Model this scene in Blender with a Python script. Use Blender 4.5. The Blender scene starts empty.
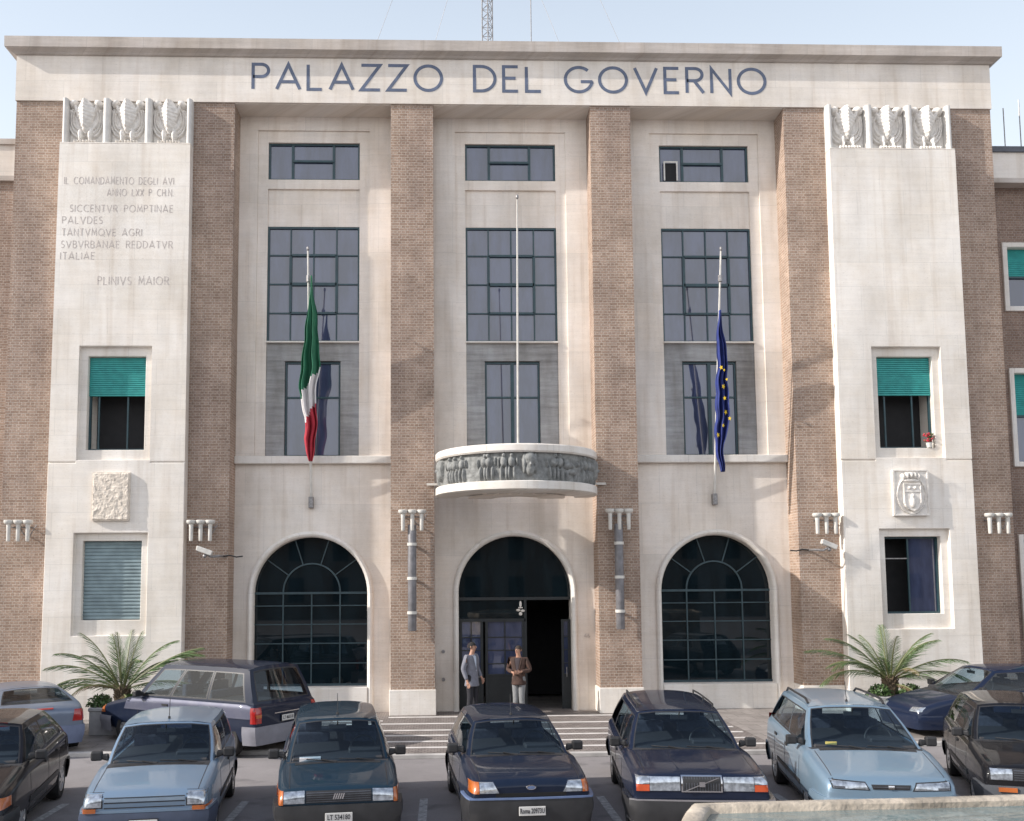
import bpy, bmesh, math, random
from mathutils import Vector, Matrix, noise
from mathutils.bvhtree import BVHTree
random.seed(7)
PI=math.pi
scene=bpy.context.scene
COL=scene.collection
K=.928
def F(p):  # measured facade units -> metres
    return (p[0]*K,p[1]*K,(p[2]-3.3)*K+3.25)

# ------------------------------------------------------------ materials
def newmat(name):
    m=bpy.data.materials.new(name); m.use_nodes=True
    nt=m.node_tree; b=nt.nodes['Principled BSDF']; return m,nt,b
def N(nt,t,**kw):
    n=nt.nodes.new(t)
    for k,v in kw.items():
        if k in n.inputs: n.inputs[k].default_value=v
        else: setattr(n,k,v)
    return n
def ramp(nt,fac,c0,c1,p0=0.,p1=1.):
    r=nt.nodes.new('ShaderNodeValToRGB'); e=r.color_ramp.elements
    e[0].position=p0; e[0].color=(*c0,1); e[1].position=p1; e[1].color=(*c1,1)
    nt.links.new(fac,r.inputs[0]); return r
def simple(name,col,rough=.6,metal=0.,var=.12,scale=6.,spec=.5,coat=0.,bump=0.,bscale=60.,coord='Object'):
    m,nt,b=newmat(name)
    tc=N(nt,'ShaderNodeTexCoord')
    n=N(nt,'ShaderNodeTexNoise',Scale=scale,Detail=5.)
    nt.links.new(tc.outputs[coord],n.inputs['Vector'])
    r=ramp(nt,n.outputs['Fac'],[c*(1-var) for c in col],[min(1,c*(1+var)) for c in col],.3,.7)
    nt.links.new(r.outputs[0],b.inputs['Base Color'])
    b.inputs['Roughness'].default_value=rough; b.inputs['Metallic'].default_value=metal
    b.inputs['Specular IOR Level'].default_value=spec
    b.inputs['Coat Weight'].default_value=coat; b.inputs['Coat Roughness'].default_value=.04
    if bump:
        n2=N(nt,'ShaderNodeTexNoise',Scale=bscale,Detail=4.); nt.links.new(tc.outputs[coord],n2.inputs['Vector'])
        bp=N(nt,'ShaderNodeBump',Strength=bump,Distance=.02); nt.links.new(n2.outputs['Fac'],bp.inputs['Height'])
        nt.links.new(bp.outputs[0],b.inputs['Normal'])
    return m
def wallvec(nt):
    """(x+y, z, 0) of the world position: runs round corners of axis aligned walls"""
    g=N(nt,'ShaderNodeNewGeometry'); s=N(nt,'ShaderNodeSeparateXYZ'); nt.links.new(g.outputs['Position'],s.inputs[0])
    a=N(nt,'ShaderNodeMath',operation='ADD'); nt.links.new(s.outputs[0],a.inputs[0]); nt.links.new(s.outputs[1],a.inputs[1])
    c=N(nt,'ShaderNodeCombineXYZ'); nt.links.new(a.outputs[0],c.inputs[0]); nt.links.new(s.outputs[2],c.inputs[1])
    return c.outputs[0],g
def scaled(nt,vec,sc):
    mp=N(nt,'ShaderNodeMapping'); mp.inputs['Scale'].default_value=sc; nt.links.new(vec,mp.inputs['Vector']); return mp.outputs[0]
def mix(nt,a,b,fac,mode='MIX'):
    m=nt.nodes.new('ShaderNodeMix'); m.data_type='RGBA'; m.blend_type=mode
    for i,v in ((6,a),(7,b),(0,fac)):
        if hasattr(v,'links') or isinstance(v,bpy.types.NodeSocket): nt.links.new(v,m.inputs[i])
        else: m.inputs[i].default_value=v if i==0 else (*v,1)
    return m.outputs[2]
def brick_mat(name,c1,c2,mortar,blotch=.25):
    m,nt,b=newmat(name); v,g=wallvec(nt)
    br=N(nt,'ShaderNodeTexBrick'); br.inputs['Scale'].default_value=1.
    br.inputs['Brick Width'].default_value=.21; br.inputs['Row Height'].default_value=.068
    br.inputs['Mortar Size'].default_value=.009; br.inputs['Mortar Smooth'].default_value=.3; br.inputs['Bias'].default_value=-.1
    br.offset=.5; br.squash=.5; br.squash_frequency=2
    for k,c in (('Color1',c1),('Color2',c2),('Mortar',mortar)): br.inputs[k].default_value=(*c,1)
    # slight wobble so that the courses are not ruled lines
    nw=N(nt,'ShaderNodeTexNoise',Scale=3.,Detail=2.); nt.links.new(v,nw.inputs['Vector'])
    vm=N(nt,'ShaderNodeVectorMath',operation='MULTIPLY_ADD'); nt.links.new(nw.outputs['Color'],vm.inputs[0]); vm.inputs[1].default_value=(.012,.012,0); nt.links.new(v,vm.inputs[2])
    nt.links.new(vm.outputs[0],br.inputs['Vector'])
    n1=N(nt,'ShaderNodeTexNoise',Scale=1.1,Detail=6.,Roughness=.65); nt.links.new(v,n1.inputs['Vector'])
    r1=ramp(nt,n1.outputs['Fac'],(1-blotch,)*3,(1+blotch*.6,)*3,.3,.7)
    c=mix(nt,br.outputs['Color'],r1.outputs[0],1.,'MULTIPLY')
    nb=N(nt,'ShaderNodeTexNoise',Scale=1.,Detail=5.,Roughness=.6); nt.links.new(scaled(nt,v,(.9,.16,1)),nb.inputs['Vector'])
    rb_=ramp(nt,nb.outputs['Fac'],(.80,.79,.80),(1.1,1.08,1.05),.36,.64); c=mix(nt,c,rb_.outputs[0],1.,'MULTIPLY')
    n2=N(nt,'ShaderNodeTexNoise',Scale=22.,Detail=3.); nt.links.new(scaled(nt,v,(1,3,1)),n2.inputs['Vector'])
    r2=ramp(nt,n2.outputs['Fac'],(.62,.62,.64),(1.3,1.27,1.22),.34,.66)
    c=mix(nt,c,r2.outputs[0],.75,'MULTIPLY')
    nt.links.new(c,b.inputs['Base Color']); b.inputs['Roughness'].default_value=.85
    b.inputs['Specular IOR Level'].default_value=.25
    bp=N(nt,'ShaderNodeBump',Strength=.8,Distance=.012); bp.invert=True
    nt.links.new(br.outputs['Fac'],bp.inputs['Height'])
    nt.links.new(bp.outputs[0],b.inputs['Normal'])
    return m
def stone_mat(name,col,joint=(1.2,.62),streak=.05,stain=.12,jd=.82,rough=.6,tint=.04):
    m,nt,b=newmat(name); v,g=wallvec(nt)
    n1=N(nt,'ShaderNodeTexNoise',Scale=1.,Detail=8.,Roughness=.7); nt.links.new(scaled(nt,v,(.8,10,1)),n1.inputs['Vector'])
    r1=ramp(nt,n1.outputs['Fac'],[c*(1-streak) for c in col],[min(1,c*(1+streak)) for c in col],.32,.68)
    n2=N(nt,'ShaderNodeTexNoise',Scale=.9,Detail=6.,Roughness=.6); nt.links.new(scaled(nt,v,(1,.35,1)),n2.inputs['Vector'])
    r2=ramp(nt,n2.outputs['Fac'],(1-stain,1-stain*1.05,1-stain*1.1),(1.02,1.02,1.02),.35,.6)
    c=mix(nt,r1.outputs[0],r2.outputs[0],1.,'MULTIPLY')
    br=N(nt,'ShaderNodeTexBrick'); br.inputs['Scale'].default_value=1.
    br.inputs['Brick Width'].default_value=joint[0]; br.inputs['Row Height'].default_value=joint[1]
    br.inputs['Mortar Size'].default_value=.006; br.inputs['Mortar Smooth'].default_value=.1
    br.inputs['Color1'].default_value=(1-tint,1-tint,1-tint,1); br.inputs['Color2'].default_value=(1+tint,1+tint*.8,1+tint*.7,1); br.inputs['Mortar'].default_value=(jd,jd,jd,1)
    nt.links.new(v,br.inputs['Vector'])
    c=mix(nt,c,br.outputs['Color'],1.,'MULTIPLY')
    n5=N(nt,'ShaderNodeTexNoise',Scale=.55,Detail=7.,Roughness=.75); nt.links.new(v,n5.inputs['Vector'])
    r5=ramp(nt,n5.outputs['Fac'],(.90,.86,.80),(1,1,1),.34,.60); c=mix(nt,c,r5.outputs[0],.8,'MULTIPLY')
    # small travertine pits
    n3=N(nt,'ShaderNodeTexNoise',Scale=1.,Detail=3.,Roughness=.6); nt.links.new(scaled(nt,v,(16,40,1)),n3.inputs['Vector'])
    r3=ramp(nt,n3.outputs['Fac'],(.72,.70,.68),(1,1,1),.30,.40)
    c=mix(nt,c,r3.outputs[0],.55,'MULTIPLY')
    # rain streaks running down
    n4=N(nt,'ShaderNodeTexNoise',Scale=1.,Detail=4.); nt.links.new(scaled(nt,v,(5,.25,1)),n4.inputs['Vector'])
    r4=ramp(nt,n4.outputs['Fac'],(.88,.85,.82),(1,1,1),.33,.48)
    c=mix(nt,c,r4.outputs[0],.7,'MULTIPLY')
    nt.links.new(c,b.inputs['Base Color']); b.inputs['Roughness'].default_value=rough
    b.inputs['Specular IOR Level'].default_value=.35
    bp=N(nt,'ShaderNodeBump',Strength=.35,Distance=.01); nt.links.new(n3.outputs['Fac'],bp.inputs['Height']); nt.links.new(bp.outputs[0],b.inputs['Normal'])
    return m
def glass_mat(name,tint=(.5,.56,.6),ior=1.5,body=(.02,.025,.04),trans=0.,rough=.02,wob=0.):
    m,nt,b=newmat(name); nt.nodes.remove(b)
    out=nt.nodes['Material Output']
    lw=N(nt,'ShaderNodeLayerWeight'); pw=N(nt,'ShaderNodeMath',operation='POWER'); nt.links.new(lw.outputs['Facing'],pw.inputs[0]); pw.inputs[1].default_value=5.
    f0=((ior-1)/(ior+1))**2; fr=N(nt,'ShaderNodeMath',operation='MULTIPLY_ADD'); nt.links.new(pw.outputs[0],fr.inputs[0]); fr.inputs[1].default_value=1-f0; fr.inputs[2].default_value=f0
    gl=N(nt,'ShaderNodeBsdfGlossy',Roughness=rough)
    if trans:
        base=N(nt,'ShaderNodeBsdfTransparent',Color=(*tint,1))
    else:
        base=N(nt,'ShaderNodeBsdfDiffuse')
        vv,_g=wallvec(nt); nz=N(nt,'ShaderNodeTexNoise',Scale=1.,Detail=4.,Roughness=.6); nt.links.new(scaled(nt,vv,(2.2,.5,1)),nz.inputs['Vector'])
        rz_=ramp(nt,nz.outputs['Fac'],[q*.75 for q in body],[q*1.25 for q in body],.4,.6); nt.links.new(rz_.outputs[0],base.inputs['Color'])
    if wob:
        g=N(nt,'ShaderNodeNewGeometry'); n=N(nt,'ShaderNodeTexNoise',Scale=1.3,Detail=1.); nt.links.new(g.outputs['Position'],n.inputs['Vector'])
        bp=N(nt,'ShaderNodeBump',Strength=wob,Distance=.02); nt.links.new(n.outputs['Fac'],bp.inputs['Height'])
        nt.links.new(bp.outputs[0],gl.inputs['Normal'])
    mx=N(nt,'ShaderNodeMixShader'); nt.links.new(fr.outputs[0],mx.inputs[0]); nt.links.new(base.outputs[0],mx.inputs[1]); nt.links.new(gl.outputs[0],mx.inputs[2])
    nt.links.new(mx.outputs[0],out.inputs['Surface']); return m
def paint(name,col,metal=.25,rough=.35,dirt=.15):
    m,nt,b=newmat(name)
    tc=N(nt,'ShaderNodeTexCoord'); n=N(nt,'ShaderNodeTexNoise',Scale=3.5,Detail=7.,Roughness=.65); nt.links.new(tc.outputs['Object'],n.inputs['Vector'])
    r=ramp(nt,n.outputs['Fac'],col,[min(1,c*(1-dirt)+.32*dirt) for c in col],.42,.75)
    nt.links.new(r.outputs[0],b.inputs['Base Color'])
    r2=ramp(nt,n.outputs['Fac'],(.02,)*3,(.11,)*3,.4,.8); nt.links.new(r2.outputs[0],b.inputs['Coat Roughness'])
    b.inputs['Metallic'].default_value=metal; b.inputs['Roughness'].default_value=rough; b.inputs['Coat Weight'].default_value=.65; b.inputs['Coat IOR'].default_value=1.4; b.inputs['Specular IOR Level'].default_value=.12
    return m
M={}
M['brick']=brick_mat('brick',(.32,.228,.175),(.43,.325,.262),(.50,.43,.375))
M['brick_shaded']=brick_mat('brick_wing',(.24,.165,.13),(.31,.225,.18),(.34,.29,.26))  # darker copy of the brick; the right wing's shade is in its colour
M['pier']=stone_mat('pier_travertine',(.80,.76,.71),stain=.16,jd=.88,tint=.035)
M['fascia']=stone_mat('fascia_travertine',(.77,.72,.665),joint=(1.9,.66),stain=.17,jd=.88,streak=.055)
M['bay']=stone_mat('bay_travertine',(.80,.74,.68),joint=(.95,1.3),stain=.17,jd=.88)
M['rim']=stone_mat('white_marble',(.78,.75,.71),joint=(1.5,3.),stain=.12)
M['cornice']=stone_mat('cornice_stone',(.52,.475,.44),joint=(1.4,2.),stain=.25,streak=.12)
M['marble']=stone_mat('grey_marble',(.36,.365,.375),joint=(5,5.),stain=.45,streak=.25)
M['frieze']=simple('frieze_stone',(.21,.215,.21),.7,var=.35,scale=9.,bump=.5,bscale=40)
M['post']=simple('post_stone',(.60,.58,.55),.6,var=.1,scale=5)
M['relief']=simple('relief_stone',(.74,.70,.65),.7,var=.14,scale=10.,bump=.4,bscale=60)
M['rough']=simple('chiselled_stone',(.70,.62,.53),.8,var=.2,scale=9.,bump=.8,bscale=22)
M['letter']=simple('blue_letter_paint',(.10,.125,.19),.6,var=.2)
M['carved']=simple('carved_letter',(.50,.45,.42),.8,var=.25,scale=30)
M['frame']=simple('window_frame_paint',(.018,.052,.065),.4,var=.2)
M['door']=simple('door_paint',(.015,.018,.02),.45,var=.2)
M['glass']=glass_mat('window_glass',ior=2.15,body=(.05,.062,.115))
M['glassdark']=glass_mat('lobby_glass',ior=1.6,body=(.006,.012,.016))
M['archframe']=simple('arch_window_paint',(.032,.06,.072),.45,var=.2)
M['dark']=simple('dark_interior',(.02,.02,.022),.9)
M['room']=simple('room_wall',(.10,.09,.08),.9)
M['teal']=simple('teal_shutter',(.035,.30,.285),.5,var=.15)
M['grey_shutter']=simple('grey_blue_shutter',(.20,.265,.285),.5,var=.2,scale=3)
M['white']=simple('white_metal',(.62,.60,.56),.45)
M['metal']=simple('dull_metal',(.28,.27,.27),.45,.5,var=.3,scale=20)
M['tube']=simple('grey_tube_paint',(.175,.17,.18),.45,.1,var=.3)
M['darkmetal']=simple('dark_metal',(.07,.075,.09),.45,.2,var=.3)
M['asphalt']=None
M['leaf']=simple('palm_leaf',(.08,.14,.045),.45,var=.55,scale=2.5,spec=.5)
M['leaf2']=simple('shrub_leaf',(.055,.10,.03),.5,var=.5,scale=8)
M['trunk']=simple('palm_trunk',(.13,.095,.06),.9,var=.4,bump=.8)
M['planter']=simple('planter_concrete',(.36,.35,.35),.8,var=.15,bump=.3)
M['soil']=simple('soil',(.05,.035,.025),.95)
M['black']=simple('black_plastic',(.022,.022,.024),.5,var=.25)
M['tyre']=simple('tyre_rubber',(.022,.021,.021),.85,var=.3)
M['hub']=simple('hubcap',(.50,.50,.50),.35,.6,var=.15)
M['chrome']=simple('chrome',(.62,.62,.64),.15,1.,var=.05)
M['lamp']=simple('headlamp_glass',(.40,.44,.49),.12,.6,var=.45,scale=18,coat=1.)
M['amber']=simple('amber_lens',(.42,.11,.02),.25,var=.2,coat=1.)
M['red']=simple('red_lens',(.33,.012,.010),.25,var=.2,coat=1.)
M['plate']=simple('number_plate',(.58,.57,.55),.4,var=.06)
M['ink']=simple('plate_ink',(.03,.03,.035),.6)
M['seat']=simple('seat_fabric',(.05,.055,.075),.9,var=.25,scale=20)
M['dash']=simple('dashboard',(.03,.03,.033),.7)
M['cglass']=glass_mat('car_glass',tint=(.62,.73,.80),ior=1.65,trans=1)
def asphalt():
    m,nt,b=newmat('asphalt'); g=N(nt,'ShaderNodeNewGeometry')
    n=N(nt,'ShaderNodeTexNoise',Scale=.35,Detail=9.,Roughness=.7); nt.links.new(g.outputs['Position'],n.inputs['Vector'])
    r=ramp(nt,n.outputs['Fac'],(.19,.175,.176),(.31,.29,.29),.3,.72)
    n2=N(nt,'ShaderNodeTexNoise',Scale=90.,Detail=3.); nt.links.new(g.outputs['Position'],n2.inputs['Vector'])
    r2=ramp(nt,n2.outputs['Fac'],(.6,.6,.6),(1.4,1.4,1.4),.35,.65)
    c=mix(nt,r.outputs[0],r2.outputs[0],.6,'MULTIPLY')
    # oil drips and dark patches
    n3=N(nt,'ShaderNodeTexNoise',Scale=1.6,Detail=4.); nt.links.new(g.outputs['Position'],n3.inputs['Vector'])
    r3=ramp(nt,n3.outputs['Fac'],(.55,.55,.56),(1,1,1),.28,.42); c=mix(nt,c,r3.outputs[0],.8,'MULTIPLY')
    nt.links.new(c,b.inputs['Base Color']); b.inputs['Roughness'].default_value=.85
    bp=N(nt,'ShaderNodeBump',Strength=.4,Distance=.01); nt.links.new(n2.outputs['Fac'],bp.inputs['Height']); nt.links.new(bp.outputs[0],b.inputs['Normal'])
    return m
M['asphalt']=asphalt()
M['line']=simple('worn_road_paint',(.42,.42,.42),.8,var=.45,scale=14)
def paving(name,col,w,h):
    m,nt,b=newmat(name); g=N(nt,'ShaderNodeNewGeometry')
    br=N(nt,'ShaderNodeTexBrick'); br.inputs['Scale'].default_value=1.; br.inputs['Brick Width'].default_value=w; br.inputs['Row Height'].default_value=h; br.inputs['Mortar Size'].default_value=.008
    br.inputs['Color1'].default_value=(*[c*.9 for c in col],1); br.inputs['Color2'].default_value=(*[c*1.1 for c in col],1); br.inputs['Mortar'].default_value=(*[c*.5 for c in col],1)
    nt.links.new(g.outputs['Position'],br.inputs['Vector'])
    n=N(nt,'ShaderNodeTexNoise',Scale=2.5,Detail=8.,Roughness=.7); nt.links.new(g.outputs['Position'],n.inputs['Vector'])
    r=ramp(nt,n.outputs['Fac'],(.7,.69,.68),(1.15,1.15,1.15),.3,.7)
    nt.links.new(mix(nt,br.outputs['Color'],r.outputs[0],1.,'MULTIPLY'),b.inputs['Base Color']); b.inputs['Roughness'].default_value=.8
    return m
M['paving']=paving('paving_slabs',(.30,.27,.25),.6,.4)
M['apron']=paving('porphyry_setts',(.225,.195,.18),.12,.12)
M['kerb']=simple('kerb_stone',(.45,.43,.41),.8,var=.25,scale=3,coord='Object')
M['band']=simple('white_band_stone',(.66,.63,.60),.7,var=.15,scale=4)

# ------------------------------------------------------------ mesh builder
class MB:
    def __init__(s,tf=None): s.v=[];s.f=[];s.m=[];s.tf=tf;s.mi=0
    def add(s,vs,fs,mi=None):
        o=len(s.v); s.v+= [tuple(s.tf(p)) if s.tf else tuple(p) for p in vs]
        s.f+=[tuple(i+o for i in f) for f in fs]; s.m+=[s.mi if mi is None else mi]*len(fs); return s
    def box(s,x0,x1,y0,y1,z0,z1,mi=None):
        vs=[(x,y,z) for x in (x0,x1) for y in (y0,y1) for z in (z0,z1)]
        return s.add(vs,[(0,1,3,2),(4,6,7,5),(0,4,5,1),(2,3,7,6),(0,2,6,4),(1,5,7,3)],mi)
    def prism(s,poly,y0,y1,mi=None): # poly in xz
        n=len(poly); vs=[(p[0],y0,p[1]) for p in poly]+[(p[0],y1,p[1]) for p in poly]
        fs=[tuple(range(n)),tuple(range(2*n-1,n-1,-1))]+[(i,i+n,(i+1)%n+n,(i+1)%n) for i in range(n)]
        return s.add(vs,fs,mi)
    def vprism(s,poly,z0,z1,mi=None):
        n=len(poly); vs=[(p[0],p[1],z0) for p in poly]+[(p[0],p[1],z1) for p in poly]
        fs=[tuple(range(n-1,-1,-1)),tuple(range(n,2*n))]+[(i,(i+1)%n,(i+1)%n+n,i+n) for i in range(n)]
        return s.add(vs,fs,mi)
    def grid(s,rows,mi=None,close=False):
        nr=len(rows); nc=len(rows[0]); vs=[p for r in rows for p in r]; fs=[]
        for i in range(nr-1):
            for j in range(nc if close else nc-1):
                fs.append((i*nc+j,i*nc+(j+1)%nc,(i+1)*nc+(j+1)%nc,(i+1)*nc+j))
        return s.add(vs,fs,mi)
    def tube(s,path,rad,n=8,mi=None,cap=True):
        path=[Vector(p) for p in path]; rows=[]
        if not hasattr(rad,'__len__'): rad=[rad]*len(path)
        for i,p in enumerate(path):
            d=(path[min(i+1,len(path)-1)]-path[max(i-1,0)]).normalized()
            a=d.cross(Vector((0,0,1)));
            if a.length<.05: a=d.cross(Vector((0,1,0)))
            a.normalize(); b=d.cross(a)
            rows.append([tuple(p+(a*math.cos(t)+b*math.sin(t))*rad[i]) for t in [2*PI*k/n for k in range(n)]])
        s.grid(rows,mi,True)
        if cap:
            s.add(rows[0],[tuple(range(n))],mi); s.add(rows[-1],[tuple(range(n-1,-1,-1))],mi)
        return s
    def lathe(s,prof,c,axis='z',n=20,mi=None,a0=0,a1=2*PI): # prof (r,h)
        rows=[]
        full=abs(a1-a0-2*PI)<1e-6
        for r,h in prof:
            row=[]
            for k in range(n if full else n+1):
                t=a0+(a1-a0)*k/n; u,w=r*math.cos(t),r*math.sin(t)
                row.append({'z':(c[0]+u,c[1]+w,c[2]+h),'y':(c[0]+u,c[1]+h,c[2]+w),'x':(c[0]+h,c[1]+u,c[2]+w)}[axis])
            rows.append(row)
        return s.grid(rows,mi,full)
    def ell(s,c,r,n=10,mi=None,rot=None):
        rows=[]
        for i in range(n//2+1):
            ph=PI*i/(n//2)-PI/2; row=[]
            for k in range(n):
                t=2*PI*k/n; p=Vector((r[0]*math.cos(ph)*math.cos(t),r[1]*math.cos(ph)*math.sin(t),r[2]*math.sin(ph)))
                if rot: p=rot@p
                row.append((c[0]+p.x,c[1]+p.y,c[2]+p.z))
            rows.append(row)
        return s.grid(rows,mi,True)
    def mesh(s,name,mats,smooth=None,weld=False):
        me=bpy.data.meshes.new(name); me.from_pydata(s.v,[],s.f)
        bm=bmesh.new(); bm.from_mesh(me)
        if weld: bmesh.ops.remove_doubles(bm,verts=bm.verts,dist=1e-4)
        bmesh.ops.recalc_face_normals(bm,faces=bm.faces)
        if not weld or len(bm.faces)==len(s.m):
            for f,mi in zip(bm.faces,s.m): f.material_index=mi
        bm.to_mesh(me); bm.free()
        for m in (mats if isinstance(mats,(list,tuple)) else [mats]): me.materials.append(m)
        if smooth is not None:
            for p in me.polygons: p.use_smooth=True
            me.set_sharp_from_angle(angle=math.radians(smooth))
        return me
    def build(s,name,mats,parent=None,smooth=None,bevel=0,weld=False,seg=1):
        o=bpy.data.objects.new(name,s.mesh(name,mats,smooth,weld)); COL.objects.link(o)
        if parent: o.parent=parent
        if bevel:
            b=o.modifiers.new('bevel','BEVEL'); b.width=bevel; b.segments=seg; b.limit_method='ANGLE'; b.angle_limit=math.radians(40)
        return o
def tag(o,label=None,cat=None,group=None,kind=None):
    if label: o['label']=label
    if cat: o['category']=cat
    if group: o['group']=group
    if kind: o['kind']=kind
    return o
def empty(name,loc,rz=0,label=None,cat=None,group=None):
    o=bpy.data.objects.new(name,None); COL.objects.link(o); o.location=loc; o.rotation_euler=(0,0,rz); o.empty_display_size=.2
    return tag(o,label,cat,group)
def copy_tree(o,parent=None):
    c=o.copy(); COL.objects.link(c)
    if parent: c.parent=parent
    for ch in list(o.children): copy_tree(ch,c)
    return c
def bake(o):
    dg=bpy.context.evaluated_depsgraph_get(); dg.update()
    me=bpy.data.meshes.new_from_object(o.evaluated_get(dg)); o.modifiers.clear(); o.data=me; return o
def kill(o): bpy.data.objects.remove(o,do_unlink=True)
def cut(o,cutters):
    for c in cutters:
        b=o.modifiers.new('b','BOOLEAN'); b.operation='DIFFERENCE'; b.solver='EXACT'; b.object=c
    bake(o)
    for c in cutters: kill(c)
    return o
def arch_poly(c,hw,z0,zs,n=28):
    return [(c-hw,z0),(c+hw,z0)]+[(c+hw*math.cos(PI*k/n),zs+hw*math.sin(PI*k/n)) for k in range(n+1)]

# ------------------------------------------------------------ stroke lettering
def arc(cx,cy,rx,ry,a0,a1,n=14): return [(cx+rx*math.cos(math.radians(a0+(a1-a0)*i/n)),cy+ry*math.sin(math.radians(a0+(a1-a0)*i/n))) for i in range(n+1)]
def glyph(ch):
    O=lambda w:(w,[arc(w/2,.5,w/2,.5,90,450,28)])
    G={
    'P':(.56,[[(0,0),(0,1),(.3,1)]+arc(.3,.75,.26,.25,90,-90)+[(0,.5)]]),
    'A':(.84,[[(0,0),(.42,1),(.84,0)],[(.14,.30),(.70,.30)]]),
    'L':(.50,[[(0,1),(0,0),(.5,0)]]),
    'Z':(.68,[[(0,1),(.68,1),(0,0),(.68,0)]]),
    'O':O(.98),'D':(.72,[[(0,0),(0,1),(.24,1)]+arc(.24,.5,.48,.5,90,-90,18)+[(0,0)]]),
    'E':(.50,[[(.5,1),(0,1),(0,0),(.5,0)],[(0,.53),(.42,.53)]]),
    'G':(.94,[arc(.49,.5,.49,.5,48,345,26)+[(.94,.42),(.56,.42)]]),
    'V':(.80,[[(0,1),(.40,0),(.80,1)]]),
    'R':(.60,[[(0,0),(0,1),(.3,1)]+arc(.3,.75,.26,.25,90,-90)+[(0,.5)],[(.26,.5),(.6,0)]]),
    'N':(.68,[[(0,0),(0,1),(.68,0),(.68,1)]]),
    'I':(.02,[[(0,0),(0,1)]]),'C':(.80,[arc(.5,.5,.48,.5,50,310,22)]),
    'M':(.84,[[(0,0),(.1,1),(.42,.25),(.74,1),(.84,0)]]),
    'T':(.60,[[(0,1),(.6,1)],[(.3,1),(.3,0)]]),'S':(.50,[arc(.26,.74,.22,.26,40,250,12)+arc(.24,.26,.25,.26,80,-140,12)]),
    'X':(.66,[[(0,1),(.66,0)],[(.66,1),(0,0)]]),'U':(.6,[[(0,1),(0,.3)]+arc(.3,.3,.3,.3,180,360)+[(.6,1)]]),
    'H':(.62,[[(0,0),(0,1)],[(.62,0),(.62,1)],[(0,.5),(.62,.5)]]),
    'B':(.54,[[(0,0),(0,1),(.27,1)]+arc(.27,.76,.23,.24,90,-90,8)+[(0,.52)],[(.27,.52)]+arc(.27,.26,.27,.26,90,-90,8)+[(0,0)]]),
    'Q':(.98,[arc(.49,.5,.49,.5,90,450,28),[(.6,.25),(1.,-.08)]]),
    '.':(.06,[[(0,0),(0,.09)]]),' ':(.55,[])}
    return G[ch]
def ribbon(mb,pts,t,y0,y1):
    pts=[p for i,p in enumerate(pts) if i==0 or abs(p[0]-pts[i-1][0])+abs(p[1]-pts[i-1][1])>1e-5]
    n=len(pts); closed=(abs(pts[0][0]-pts[-1][0])+abs(pts[0][1]-pts[-1][1])<1e-6)
    P=[Vector((p[0],p[1])) for p in pts]
    L=[];R=[]
    for i in range(n):
        if closed: a=P[(i-1)%(n-1)]; c=P[(i+1)%(n-1)]
        else: a=P[i-1] if i else None; c=P[i+1] if i<n-1 else None
        d1=(P[i]-a).normalized() if a is not None else None; d2=(c-P[i]).normalized() if c is not None else None
        if d1 is None: d1=d2
        if d2 is None: d2=d1
        n1=Vector((-d1.y,d1.x)); n2=Vector((-d2.y,d2.x)); m=(n1+n2)
        if m.length<.1: m=n1
        m.normalize(); k=1/max(.35,m.dot(n1)); L.append(P[i]+m*k*t/2); R.append(P[i]-m*k*t/2)
    vs=[];fs=[]
    for i in range(n): vs+=[(L[i].x,y0,L[i].y),(R[i].x,y0,R[i].y),(R[i].x,y1,R[i].y),(L[i].x,y1,L[i].y)]
    for i in range(n-1):
        a=4*i;b=a+4; fs+=[(a,a+1,b+1,b),(a+1,a+2,b+2,b+1),(a+3,a,b,b+3)]
    if not closed: fs+=[(0,3,2,1),(4*n-4,4*n-3,4*n-2,4*n-1)]
    mb.add(vs,fs)
def text_width(txt,gap): return sum(glyph(c)[0] for c in txt)+gap*(len(txt)-1)
def strokes(mb,txt,x0,x1,z0,h,y,t=.1,depth=.05,gap=.22):
    wx=(x1-x0)/text_width(txt,gap); x=x0
    for ch in txt:
        w,ls=glyph(ch)
        for k,pl in enumerate(ls):
            ribbon(mb,[(x+px*wx,z0+pz*h) for px,pz in pl],t*h,y-k*.002,y+depth)
        x+=(w+gap)*wx
def font_mesh(name,txt,size,mat,parent,mtx,ext=.002,sx=1.,bold=0.):
    cu=bpy.data.curves.new('t','FONT'); cu.body=txt; cu.size=size; cu.extrude=ext; cu.align_x='CENTER'; cu.align_y='CENTER'; cu.resolution_u=2; cu.offset=bold
    o=bpy.data.objects.new('t',cu); COL.objects.link(o)
    dg=bpy.context.evaluated_depsgraph_get(); dg.update()
    me=bpy.data.meshes.new_from_object(o.evaluated_get(dg)); kill(o)
    me.transform(mtx@Matrix.Diagonal((sx,1,1,1))); me.materials.clear(); me.materials.append(mat); me.name=name
    r=bpy.data.objects.new(name,me); COL.objects.link(r); r.parent=parent; return r
# ============================================================ THE PALACE
BAYS=(-3.55,1.94,7.43); ZF=-.137
palace=empty('government_palace',(0,0,0),0,'long travertine and brick government palace with tall pilasters and blue lettering along its top','building')
def B(): return MB(F)
# core behind the facade (walls, roof)
b=B(); b.box(-11.45,15.3,4.6,9,ZF,17.55); b.box(-11.45,15.3,.02,4.6,16.35,17.55)
b.box(-11.45,-10.3,.5,4.6,ZF,16.35); b.box(14.2,15.3,.5,4.6,ZF,16.35)
b.build('core_wall',M['brick'],palace)
b=B(); b.box(-11.3,15.15,.1,8.9,17.56,17.62); b.build('roof',M['cornice'],palace)
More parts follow.
